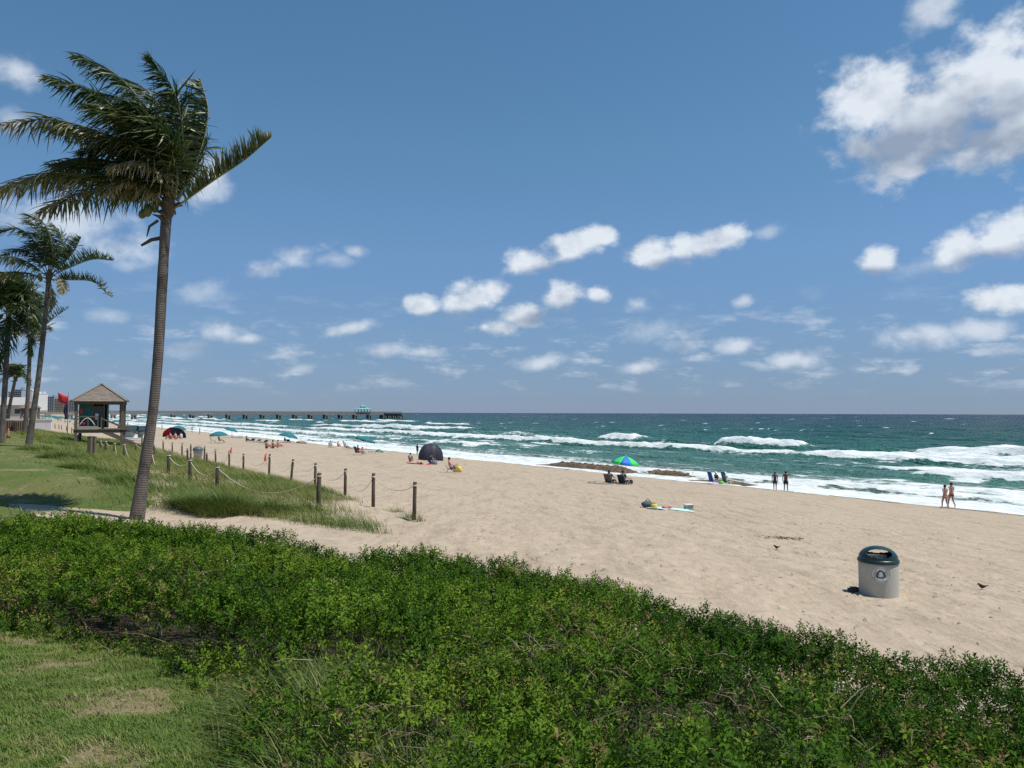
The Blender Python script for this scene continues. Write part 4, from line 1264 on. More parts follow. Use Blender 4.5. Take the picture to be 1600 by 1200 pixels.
f4 = wind_fronds(47, 522, 42, 8, 15, 0.9) + [([(50, 520), (68, 512), (88, 498), (112, 482)], -0.5, U(lift=0.5, ww=0.3, grav=0.1, tint=0.12)), ([(48, 522), (60, 500), (66, 478), (64, 455)], 0.4, U(lift=0.1, ww=0.6, grav=0.2, tint=0.15))]
palm_px(62, 'slender straight palm with a dry yellowish crown, seen between two thicker trunks',
        [(38, 682), (42, 640), (45, 590), (47, 525)], [0.2, 0.16, 0.14, 0.15], f4, seed=4, lmax=0.95, nuts=0, width=0.075, nleaf=40)
f5 = wind_fronds(25, 590, 26, 12, 15, 0.4, 0.7)
palm_px(92, 'small distant palm with a low crown in front of the white towers',
        [(10, 668), (16, 630), (24, 592)], [0.22, 0.18, 0.17], f5, seed=5, lmax=1.0, nuts=0, width=0.10, nleaf=32)

# ================================================================== MATERIALS FOR THINGS
WOOD = mat('weathered_wood', (0.140, 0.116, 0.085), 0.85, 0.35, 7, bump=0.4)
POSTW = mat('post_wood', (0.115, 0.088, 0.060), 0.9, 0.4, 9, bump=0.5)
ROPE = mat('rope_fibre', (0.62, 0.56, 0.46), 0.9, 0.2, 30, bump=0.6)
SHINGLE = mat('cedar_shingle', (0.225, 0.188, 0.155), 0.9, 0.55, 9, bump=0.4, detail=8)
TEAL = mat('teal_canvas', (0.014, 0.155, 0.175), 0.75, 0.12, 3)
TEALD = mat('green_board', (0.035, 0.155, 0.125), 0.7, 0.2, 4)
WHITE = mat('white_paint', (0.74, 0.74, 0.72), 0.5, 0.06, 5)
STEEL = mat('grey_metal', (0.35, 0.36, 0.37), 0.4, 0.1, 6, metal=0.6)
DARK = mat('dark_fabric', (0.025, 0.028, 0.04), 0.8, 0.3, 5)
NAVY = mat('navy_fabric', (0.022, 0.035, 0.10), 0.75, 0.25, 4)
BLUE = mat('blue_fabric', (0.03, 0.085, 0.33), 0.7, 0.15, 4)
TEALB = mat('teal_blue_fabric', (0.03, 0.17, 0.26), 0.7, 0.15, 4)
RED = mat('red_fabric', (0.55, 0.035, 0.04), 0.7, 0.15, 4)
CORAL = mat('coral_towel', (0.62, 0.13, 0.09), 0.85, 0.3, 5)
ORANGE = mat('orange_plastic', (0.75, 0.12, 0.04), 0.6, 0.12, 4)
LIME = mat('lime_towel', (0.24, 0.55, 0.06), 0.85, 0.2, 6)
PINK = mat('pink_cloth', (0.65, 0.22, 0.25), 0.85, 0.2, 6)
MINT = mat('mint_towel', (0.42, 0.70, 0.60), 0.85, 0.15, 5)
AQUA = mat('aqua_cloth', (0.10, 0.42, 0.55), 0.8, 0.2, 5)
YELLOW = mat('yellow_bag', (0.70, 0.52, 0.09), 0.7, 0.15, 5)
CANW = mat('white_canvas', (0.70, 0.70, 0.68), 0.8, 0.08, 4)
GREEN_U = mat('green_panel', (0.04, 0.60, 0.10), 0.6, 0.1, 4)
BLUE_U = mat('blue_panel', (0.02, 0.16, 0.62), 0.6, 0.1, 4)
GLASSD = mat('dark_pane', (0.03, 0.04, 0.05), 0.15, 0.3, 5, spec=0.6)
CONC = mat('pier_concrete', (0.23, 0.215, 0.19), 0.9, 0.25, 0.5)
STUCCO = mat('white_stucco', (0.62, 0.61, 0.58), 0.85, 0.05, 0.1)
STUCCOB = mat('beige_stucco', (0.46, 0.42, 0.37), 0.85, 0.06, 0.1)
STUCCOG = mat('grey_stucco', (0.30, 0.33, 0.36), 0.85, 0.08, 0.1)
def skin(n): return [mat('skin_tan', (0.40, 0.22, 0.145), 0.6, 0.06, 3), mat('skin_brown', (0.15, 0.085, 0.055), 0.6, 0.06, 3), mat('skin_pale', (0.55, 0.36, 0.27), 0.6, 0.06, 3)][n]
HAIR = mat('dark_hair', (0.015, 0.012, 0.010), 0.6, 0.3, 20)
HAIRB = mat('brown_hair', (0.09, 0.055, 0.03), 0.6, 0.3, 20)

# ================================================================== ROPE FENCES
def rope_fence(label, posts, sag=0.28, rad=0.055):
    """posts: (pixel x of the foot, pixel y of the foot, height, lean)"""
    pts = [gp(p[0], p[1]) for p in posts]
    root = thing('rope_fence', label, 'rope fence', pts[0], 0, 'rope fences round the dune grass')
    o0 = Vector(pts[0])
    tops = []
    for i, (p, d) in enumerate(zip(pts, posts)):
        h = d[2]; lean = d[3] if len(d) > 3 else rnd.uniform(-.03, .03)
        b = p - o0; q = b + Vector((lean * h, rnd.uniform(-.03, .03), h))
        m = MB().tube([b + Vector((0, 0, -0.25)), b + (q - b) * .5, q - Vector((0, 0, .02)), q], [rad * 1.04, rad, rad * .98, rad * .88], 10)
        po = m.build('post', POSTW, root)
        tops.append(q)
        MB().tube([q - Vector((0, 0, .10 * h + .02)), q - Vector((0, 0, .10 * h - .02))], [rad * 1.15, rad * 1.15], 10).build('rope_knot', ROPE, po)
    for i in range(len(tops) - 1):
        a, b = tops[i] - Vector((0, 0, .1)), tops[i + 1] - Vector((0, 0, .1))
        L = (b - a).length
        c = []
        for k in range(17):
            u = k / 16
            q = a.lerp(b, u); q.z -= sag * min(1.5, L / 3.5) * 4 * u * (1 - u) * (0.85 + .3 * ((i * 37) % 10) / 10)
            g = gz(q.x + o0.x, q.y + o0.y) - o0.z + 0.03
            q.z = max(q.z, g)
            c.append(q)
        MB().tube(c, 0.011, 6).build('rope', ROPE, root)
rope_fence('rope fence along the seaward edge of the dune grass, facing the open sand',
           [(647, 812, 1.08, .02), (583, 793, 1.08, .0), (539, 774, 1.0, .02), (492, 763, 1.05, .01), (454, 754, 1.05, .10), (420, 745, 1.15, .04), (380, 736, 0.95), (358, 729, .95), (337, 722, .85), (319, 718, .9),
            (298, 716, .95), (284, 711, .9), (269, 708, .88), (255, 706, .88), (239, 704, .9)], 0.42)
rope_fence('rope fence with a long hanging rope along the landward edge of the dune grass',
           [(497, 793, 1.02, .02), (339, 763, .78, .0), (297, 751, .8), (263, 740, .75), (237, 732, .8), (194, 716, .75), (179, 711, .72), (165, 707, .7), (157, 704, .6)], 0.52, 0.065)
rope_fence('short rope fence crossing the middle of the dune grass behind the big palm trunk',
           [(323, 729, .72), (293, 722, .75), (241, 713, .72), (212, 708, .6)], 0.25)
def small_fence_far():
    rope_fence('low row of far posts running from the lifeguard hut towards the crowd', [(112, 676, .7), (104, 673, .7), (96, 671, .7), (92, 670, .7), (86, 669, .7), (80, 668, .7)], 0.2)
small_fence_far()

# ---- two grey utility posts on the dune
for i, (px, lab) in enumerate(((140, 'left of two square grey timber stubs standing in the dune grass'), (146, 'right of two square grey timber stubs standing in the dune grass'))):
    p = gp(px, 713)
    o = MB().box((0, 0, .4), (.17, .17, 1.1)).box((0, 0, .96), (.185, .185, .03)).build('timber_stub', WOOD, None, p)
    tag(o, lab, 'post', 'grey timber stubs')

# ================================================================== LIFEGUARD HUT
def lifeguard_hut(loc, rz, label):
    root = thing('lifeguard_hut', label, 'lifeguard hut', loc, rz, 'lifeguard huts')
    # local axes: x right along the front, y away from the viewer, z up
    W = 1.50; D = 1.50; DZ = 1.15; EZ = 3.2
    for sx in (-1, 1):
        for sy in (-1, 1):
            MB().box((sx * W, sy * D, EZ / 2 - .3), (.2, .2, EZ + .6)).build('post', WOOD, root)
    MB().box((1.25, 0.9, (DZ + EZ) / 2), (.12, .12, EZ - DZ)).build('post', WOOD, root)
    for k in range(16):
        MB().box((-1.6 + k * .2133 , 0, DZ), (.206, 3.3, .05)).build('deck_board', WOOD, root)
    for sy in (-1, 1):
        MB().box((0, sy * 1.56, DZ - .14), (3.3, .08, .22)).build('joist', WOOD, root)
        MB().box((0, sy * D, EZ - .09), (3.3, .12, .2)).build('eave_beam', WOOD, root)
    for sx in (-1, 1):
        MB().box((sx * W, 0, EZ - .09), (.1, 2.85, .18)).build('eave_beam', WOOD, root)
        MB().beam((sx * W, -D, .3), (sx * W, D, DZ - .3), .08, .14).build('brace', WOOD, root)
    # roof: four hips in stepped shingle courses
    rf = thing('roof', None, None); rf.parent = root
    n = 13; ax = Vector((0, 0, EZ + 1.32)); ov = 1.80
    for side in range(4):
        m = MB()
        rot = Matrix.Rotation(side * math.pi / 2, 3, 'Z')
        for k in range(n):
            u0, u1 = k / n, (k + 1) / n + .012
            w0, w1 = ov * (1 - u0), ov * max(0.0, 1 - u1)
            z0 = EZ + .02 + u0 * 1.30; z1 = EZ + .02 + u1 * 1.30
            cols = max(1, int(w0 * 2 / .24))
            for c in range(cols):
                t0, t1 = c / cols, (c + 1) / cols
                j = rnd.uniform(-.015, .02); e = .045 + rnd.uniform(-.012, .016)
                a_, b_ = -w0 + 2 * w0 * t0 + .004, -w0 + 2 * w0 * t1 - .004
                c_, d_ = -w1 + 2 * w1 * t0 + .004, -w1 + 2 * w1 * t1 - .004
                vs = [(a_, -w0 - j, z0 + e), (b_, -w0 - j, z0 + e), (d_, -w1, z1), (c_, -w1, z1), (a_, -w0 - j, z0 - .01), (b_, -w0 - j, z0 - .01), (d_, -w1, z1 - .05), (c_, -w1, z1 - .05)]
                m.add([rot @ Vector(q) for q in vs], [(0, 1, 2, 3), (4, 7, 6, 5), (0, 4, 5, 1), (2, 6, 7, 3), (1, 5, 6, 2), (0, 3, 7, 4)])
        s = m.build('roof_slope', SHINGLE, rf); s['kind'] = 'stuff'
        MB().beam(rot @ Vector((-ov, -ov, EZ + .08)), ax + Vector((0, 0, .05)), .16, .06).build('hip_cap', SHINGLE, rf)
    MB().lathe([(.2, 0), (.16, .07), (.03, .12)], 8, ax - Vector((0, 0, .03))).build('ridge_cap', WOOD, rf)
    # cabin
    MB().box((-.88, -.95, (DZ + EZ) / 2), (.85, .06, EZ - DZ - .2)).build('cabin_wall', TEALD, root)
    MB().box((-1.3, .1, (DZ + EZ) / 2), (.06, 2.1, EZ - DZ - .2)).build('cabin_wall', TEALD, root)
    MB().box((-.45, 1.15, (DZ + EZ) / 2), (1.7, .06, EZ - DZ - .2)).build('cabin_wall', TEALD, root)
    MB().box((.42, .4, (DZ + EZ) / 2 - .0), (.06, 1.5, EZ - DZ - .2)).build('cabin_wall', TEALD, root)
    dr = MB().box((-.1, -.96, (DZ + EZ) / 2 - .1), (.66, .05, EZ - DZ - .45)).build('door', GLASSD, root)
    for x in (-.47, .27):
        MB().box((x, -.97, (DZ + EZ) / 2), (.09, .09, EZ - DZ - .16)).build('door_frame', WOOD, dr)
    MB().box((-.1, -.97, EZ - .38), (.72, .09, .09)).build('door_frame', WOOD, dr)
    MB().box((-.2, -1.01, DZ + .95), (.22, .03, .45)).build('notice', WHITE, dr)
    # railing at the front
    MB().box((-.72, -1.56, DZ + .95), (1.35, .07, .09)).build('hand_rail', WOOD, root)
    MB().box((-.72, -1.56, DZ + .10), (1.35, .07, .30)).build('kick_board', mat('pale_board', (0.34, 0.33, 0.27), 0.8, 0.15, 4), root)
    for x in (-1.3, -.72, -.08):
        MB().box((x, -1.56, DZ + .52), (.06, .06, .8)).build('baluster', WOOD, root)
    MB().tube([(-1.28 + .085 * k, -1.58, DZ + .3 + .55 * math.sin(math.pi * k / 12)) for k in range(13)], .025, 6).build('arched_bar', WHITE, root)
    MB().ball((-1.05, -1.30, DZ + .28), (.2, .12, .3), 10, 7).build('rescue_float', RED, root)
    MB().ball((-1.22, -1.45, DZ + 1.35), (.13, .08, .22), 8, 6).build('rescue_float', RED, root)
    # stair down towards the sea
    for sy in (-1.56, -.7):
        MB().beam((.1, sy, DZ - .05), (2.9, sy, -.25), .07, .26).build('stair_stringer', WOOD, root)
        MB().beam((.1, sy, DZ + .85), (2.9, sy, .65), .05, .1).build('stair_rail', WOOD, root)
        for x, z in ((.15, DZ), (1.5, .48), (2.85, -.2)):
            MB().box((x, sy, z + .45), (.07, .07, .95)).build('rail_post', WOOD, root)
    for k in range(7):
        MB().box((.35 + k * .38, -1.13, DZ - .10 - k * .19), (.3, .8, .04)).build('stair_tread', WOOD, root)
    return root
hp = on_ground(158, 58)
lifeguard_hut((hp.x, hp.y, hp.z + .12), R(24), 'open wooden lifeguard hut on posts with shingled hip roof and green cabin')
hp2 = on_ground(47, 152)
lifeguard_hut((hp2.x, hp2.y, hp2.z), R(30), 'far lifeguard hut glimpsed between the palm trunks')

# ================================================================== FLAGS
fp = on_ground(106, 75)
root = thing('flag_pole', 'pole flying a red flag above a dark purple one beside the lifeguard hut', 'flag', fp)
MB().tube([(0, 0, 0), (0, 0, 4.35)], [.035, .025], 8).build('pole', WOOD, root)
def flag(p0, length, hgt, drop, m, curl=.12):
    rows = []
    for i in range(7):
        u = i / 6
        rows.append([(p0[0] - length * u + .0, p0[1] + math.sin(u * 7 + v * 1.2) * curl * u, p0[2] - hgt * v + drop * u * (1) ) for v in (0, .33, .66, 1)])
    return MB().sheet(rows, .012).build('flag', m, root)
flag((0, 0, 3.9), 1.05, .85, .42, RED).name = 'red_flag'
fl = MB()
rows = [[(-.03 - .36 * v + .06 * math.sin(u * 9), .08 * math.sin(v * 5 + u * 3), 3.05 - 1.35 * u + .25 * v * (1 - u)) for v in (0, .33, .66, 1)] for u in np.linspace(0, 1, 8)]
fl.sheet(rows, .012).build('purple_flag', mat('purple_cloth', (0.03, 0.025, 0.07), 0.8, 0.2, 4), root)
def little_flag(px, py, lab):
    p = gp(px, py)
    r = thing('warning_pennant', lab, 'pennant', p, 0, 'small red pennants on the sand'); r.scale = (.7, .7, .7)
    MB().tube([(0, 0, -.1), (0.02, 0, 1.55)], [.012, .008], 6).build('stick', ORANGE, r)
    rows = [[(.0 - .16 * u - .06 * v, .05 * math.sin(u * 6), 1.15 - .75 * v - .18 * u * (1 - v)) for v in (0, .5, 1)] for u in np.linspace(0, 1, 5)]
    MB().sheet(rows, .012).build('cloth', mat('red_orange_cloth', (0.78, 0.10, 0.06), 0.7, 0.15, 5), r)
little_flag(416, 727, 'small red pennant drooping beside the leaning fence posts, nearer one')
little_flag(362, 714, 'small red pennant drooping on the sand, farther one')

# ================================================================== BINS
def bin_near():
    p = gp(1373, 929)
    root = thing('litter_bin', 'round grey concrete recycling bin with dark green domed lid on the open sand', 'bin', (p.x, p.y, p.z - .015), 0)
    R0 = 0.355
    conc = mat('pale_concrete', (0.44, 0.43, 0.375), 0.9, 0.12, 6, bump=0.0, detail=8)
    lidm = mat('green_plastic', (0.006, 0.032, 0.030), 0.38, 0.25, 5, spec=0.5)
    MB().lathe([(R0 * .97, -.12), (R0 * .985, .0), (R0, .55), (R0, .64), (R0 * .97, .655)], 48).build('body', conc, root)
    lid = MB().lathe([(R0 * 1.05, .645), (R0 * 1.055, .66), (R0 * 1.05, .70), (R0 * .985, .715), (R0 * .97, .72)], 48)
    lid = lid.build('lid', lidm, root)
    # the dome: a shell with two side openings, front and back
    dm = MB(); n = 120; K = 24
    ths = [k / K * math.pi / 2 for k in range(K + 1)]
    facing = math.atan2(-p.y, -p.x) + .10
    def pt(r, th, w): return (r * math.cos(th) * math.cos(w), r * math.cos(th) * math.sin(w), .715 + r * .66 * math.sin(th))
    vs = []; fs = []
    for rr in (R0 * .985, R0 * .93):
        for th in ths:
            for k in range(n):
                vs.append(pt(rr, th, 2 * math.pi * k / n))
    lay = (K + 1) * n
    def opened(i, k):
        w = 2 * math.pi * (k + .5) / n - facing
        w = (w + math.pi) % (2 * math.pi) - math.pi
        w = min(abs(w), math.pi - abs(w))
        i = (i + .5) / 2.4
        lim = .86 * math.sqrt(max(0, 1 - ((i - 4.1) / 2.7) ** 2))
        return w < lim
    for i in range(K):
        for k in range(n):
            k2 = (k + 1) % n
            if opened(i, k): continue
            a, b, c, d = i * n + k, i * n + k2, (i + 1) * n + k2, (i + 1) * n + k
            fs.append((a, b, c, d)); fs.append((lay + d, lay + c, lay + b, lay + a))
            for (ii, kk, e) in ((i + 1, k, (c, d)), (i - 1, k, (a, b)), (i, (k + 1) % n, (b, c)), (i, (k - 1) % n, (d, a))):
                if 0 <= ii < K and opened(ii, kk):
                    fs.append((e[0], e[1], lay + e[1], lay + e[0]))
    dm.add(vs, fs, True)
    dm.build('dome', lidm, root)
    MB().lathe([(R0 * .80, .60), (R0 * .86, .735), (R0 * .80, .74), (R0 * .74, .62)], 40, caps=False).build('liner_rim', mat('dark_liner', (0.02, 0.02, 0.024), 0.6, 0.2, 5), root)
    # the round sticker with the three chasing arrows
    dirn = math.atan2(-p.y, -p.x) + .12
    def onbody(u, z, lift):   # u along the curve
        w = dirn + u / R0
        r = R0 * (1.0) + lift
        return (r * math.cos(w), r * math.sin(w), z)
    zc = .46
    def flat_shape(polys, lift, m, name, parent):
        b = MB()
        for poly in polys:
            pts = [onbody(q[0] * 1.12, zc + q[1] * 1.12, lift) for q in poly]
            back = [onbody(q[0] * 1.12, zc + q[1] * 1.12, lift - .004) for q in poly]
            N_ = len(pts)
            b.add(pts + back, [tuple(range(N_)), tuple(reversed(range(N_, 2 * N_)))] + [(i, i + N_, (i + 1) % N_ + N_, (i + 1) % N_) for i in range(N_)])
        return b.build(name, m, parent)
    def ring(r0, r1, n=40, w0=0, w1=2 * math.pi):
        return [[(r0 * math.cos(a), r0 * math.sin(a)), (r1 * math.cos(a), r1 * math.sin(a)), (r1 * math.cos(b), r1 * math.sin(b)), (r0 * math.cos(b), r0 * math.sin(b))]
                for a, b in ((w0 + (w1 - w0) * k / n, w0 + (w1 - w0) * (k + 1) / n) for k in range(n))]
    st_ = flat_shape(ring(0.0001, .148), .004, WHITE, 'sticker', root)
    inkm = mat('green_ink', (0.02, 0.055, 0.04), 0.6, 0.1, 5)
    flat_shape(ring(.137, .142), .006, inkm, 'sticker_border', st_)
    # lettering ring, read as short strokes at this size
    let = []
    for (w0, w1, cnt) in ((R(35), R(145), 9), (R(205), R(335), 13)):
        for k in range(cnt):
            w = w0 + (w1 - w0) * (k + .5) / cnt
            dw = (w1 - w0) / cnt * .30
            let += ring(.106, .109, 1, w - dw, w + dw) + ring(.124, .127, 1, w - dw, w + dw) + ring(.106, .127, 1, w - dw, w - dw * .45)
            if k % 2: let += ring(.106, .127, 1, w + dw * .45, w + dw)
            if k % 3 == 0: let += ring(.115, .118, 1, w - dw, w + dw)
    flat_shape(let, .006, mat('grey_ink', (0.20, 0.24, 0.22), .6, .1, 5), 'sticker_lettering', st_)
    # chasing arrows
    for k in range(3):
        th = k * 2 * math.pi / 3
        def rt(q): return (q[0] * math.cos(th) - q[1] * math.sin(th), q[0] * math.sin(th) + q[1] * math.cos(th))
        band = [[(-.034, .020), (-.052, .030), (-.026, .076), (-.008, .066)], [(-.026, .076), (.016, .076), (.016, .052), (-.014, .052)],
                [(.016, .076), (.024, .070), (.036, .046), (.016, .052)]]
        head = [[(.054, .056), (.044, .022), (.012, .034)]]
        flat_shape([[rt((q[0], q[1])) for q in poly] for poly in band + head], .007, inkm, 'recycling_arrow', st_)
bin_near()
# dark block standing in for the bin's cast shadow on the sand
p = gp(1334, 924)
o = MB().box((0, 0, .0), (.22, .10, .07), (0.05, .1, .3)).box((.02, .02, .045), (.16, .07, .03), (0.05, .1, .45)).build('bin_shadow_block', mat('bin_shadow_brown', (0.10, 0.085, 0.06), .9, .3, 8), None, (p.x, p.y, p.z + .02))
tag(o, 'short dark block standing in for the shadow at the foot of the concrete bin', 'shadow stand-in')
# far bin
p = gp(309, 719)
root = thing('litter_bin', 'grey tub bin with blue grey lid behind the seaward rope fence', 'bin', p); root.scale = (.72, .72, .8)
MB().lathe([(.30, -.05), (.33, .0), (.42, .78), (.44, .80), (.44, .84)], 24).build('body', mat('grey_tub', (0.36, 0.36, 0.34), 0.7, 0.1, 4), root)
MB().lathe([(.46, .82), (.47, .88), (.42, 1.0), (.25, 1.12), (.05, 1.15)], 24).build('lid', mat('slate_lid', (0.08, 0.12, 0.145), 0.5, 0.15, 4), root)

# ================================================================== BEACH FURNITURE
def umbrella(loc, rad, hgt, cols, label, tilt=(0, 0), group=None, rz=0, rib=8, dome=.42):
    root = thing('beach_umbrella', label, 'umbrella', loc, rz, group)
    T = Euler((tilt[0], tilt[1], 0)).to_matrix()
    top = Vector((0, 0, hgt))
    MB().tube([(0, 0, -.3), top * .62, top], [.022, .02, .018], 8).build('pole', WHITE, root)
    for g in range(rib):
        m = MB(); rows = []
        for i in range(6):
            u = i / 5
            row = []
            for j in range(5):
                w = (g + j / 4) * 2 * math.pi / rib
                rr = rad * u * (1 - .05 * math.sin(math.pi * j / 4))
                z = rad * dome * (math.cos(u * 1.45) - 1) - (.04 * rad * u * u) * math.sin(math.pi * j / 4)
                if u == 0: rr = .02
                row.append(top + T @ Vector((rr * math.cos(w), rr * math.sin(w), z)))
            rows.append(row)
        m.sheet(rows, .008)
        rows2 = []
        for j in range(5):
            w = (g + j / 4) * 2 * math.pi / rib
            a = rows[-1][j]; rows2.append([a, a + T @ Vector((0, 0, -.07 * rad))])
        m.sheet(rows2, .006)
        m.build('canopy_panel', cols[g % len(cols)], root)
        w = g * 2 * math.pi / rib
        MB().tube([top + T @ Vector((rad * u * math.cos(w), rad * u * math.sin(w), rad * dome * (math.cos(u * 1.45) - 1) - .02)) for u in (0.05, .35, .7, .98)], .006, 4).build('rib', STEEL, root)
    MB().lathe([(.03, 0), (.02, .05), (.005, .09)], 8, top).build('finial', WHITE, root)
    return root

def beach_chair(loc, rz, m, label, group=None, low=.24, back=.75, frame=None):
    """folding chair facing local -y: sitter looks towards -y"""
    fr = frame or STEEL
    root = thing('beach_chair', label, 'beach chair', loc, rz, group)
    W = .29
    rows = [[(x, -.22 + .46 * u, low + .06 - .08 * u) for x in (-W, 0, W)] for u in (0, .33, .66, 1)]
    MB().sheet(rows, .015).build('seat', m, root)
    rows = [[(x, .24 + .30 * u, low - .02 + back * u) for x in (-W, 0, W)] for u in (0, .33, .66, 1)]
    MB().sheet(rows, .015).build('backrest', m, root)
    for s in (-1, 1):
        MB().tube([(s * W, -.30, 0), (s * W, -.22, low + .06), (s * W, .24, low - .02), (s * W, .30, .12)], .014, 6).build('seat_frame', fr, root)
        MB().tube([(s * W, .24, low - .02), (s * W, .54, low - .02 + back)], .014, 6).build('back_frame', fr, root)
        MB().tube([(s * W, .30, .12), (s * (W + .0), .40, 0)], .014, 6).build('leg', fr, root)
        MB().box((s * (W + .02), .1, low + .24), (.05, .42, .025)).build('armrest', WHITE, root)
        MB().tube([(s * (W + .02), -.1, low + .23), (s * (W + .02), -.18, 0)], .012, 6).build('leg', fr, root)
    MB().tube([(-W, .54, low - .02 + back), (W, .54, low - .02 + back)], .014, 6).build('top_bar', fr, root)
    MB().tube([(-W, -.30, .0), (W, -.30, .0)], .012, 6).build('foot_bar', fr, root)
    return root

def lounger(loc, rz, m, label, group=None):
    root = thing('sun_lounger', label, 'sun lounger', loc, rz, group)
    MB().box((0, -.25, .30), (.62, 1.35, .05)).build('mattress', m, root)
    MB().box((0, .65, .45), (.62, .62, .05), (R(38), 0, 0)).build('backrest', m, root)
    for s in (-1, 1):
        MB().box((s * .31, -.1, .255), (.04, 1.75, .05)).build('side_rail', WHITE, root)
        for y in (-.8, .55):
            MB().box((s * .29, y, .12), (.045, .045, .26)).build('leg', WHITE, root)
    return root

def towel(loc, sx, sy, rz, m, label, extra=None):
    rows = []
    for i in range(7):
        rows.append([((u - .5) * sx, (i / 6 - .5) * sy, .015 + .02 * math.sin(i * 2.1 + u * 5)) for u in np.linspace(0, 1, 9)])
    o = MB().sheet(rows, .012).build('beach_towel', m, None, loc)
    o.rotation_euler = (0, 0, rz)
    v0 = ground(np.array([loc[0], loc[0] + .5, loc[0]]), np.array([loc[1], loc[1], loc[1] + .5]))
    o.rotation_euler = (math.atan2(v0[2] - v0[0], .5), -math.atan2(v0[1] - v0[0], .5), rz)
    return tag(o, label, 'towel')

def bag(loc, s, m, label, rz=0, kind='bag'):
    root = thing('beach_bag', label, kind, loc, rz)
    MB().lathe([(.20 * s, 0), (.25 * s, .08 * s), (.24 * s, .30 * s), (.20 * s, .36 * s)], 14).build('body', m, root)
    for y in (-.12, .12):
        MB().tube([(-.12 * s, y * s, .34 * s), (-.08 * s, y * s, .50 * s), (.08 * s, y * s, .50 * s), (.12 * s, y * s, .34 * s)], .012 * s, 5).build('handle', m, root)
    return root

def dome_tent(loc, rz, w, h, d, mats2, label):
    root = thing('beach_tent', label, 'tent', loc, rz)
    nu, nv = 18, 9
    for part, (u0, u1, m) in enumerate(((0, .36, mats2[0]), (.36, 1, mats2[1]))):
        rows = []
        for i in range(nu + 1):
            u = u0 + (u1 - u0) * i / nu
            w_ = math.pi * u
            row = []
            for j in range(nv + 1):
                v = j / nv
                ph = v * math.pi * .62 - .12        # stays open on the side away from the wind
                rr = math.sin(w_) ** .75
                row.append((-w / 2 * math.cos(w_), d / 2 * rr * math.cos(ph), max(0, h * rr * math.sin(max(ph, 0.0)) ** .9) * (1 + .03 * math.sin(u * 20)) + (0 if v > 0 else -.05)))
            rows.append(row)
        MB().sheet(rows, .01).build('shell', m, root)
    for k in (.12, .36, .5, .64, .88):
        w_ = math.pi * k; rr = math.sin(w_) ** .75
        MB().tube([(-w / 2 * math.cos(w_), d / 2 * rr * math.cos(ph), h * rr * math.sin(ph) ** .9 + .012) for ph in np.linspace(.02, math.pi * .62 - .12, 9)], .014, 5).build('tent_pole', DARK, root)
    MB().box((0, -.1, .02), (w * .86, d * .5, .02)).build('groundsheet', DARK, root)
    MB().box((w * .12, d * .30, h * .62), (.22, .02, .16), (R(-40), 0, R(12))).build('mesh_window', STEEL, root)
    return root

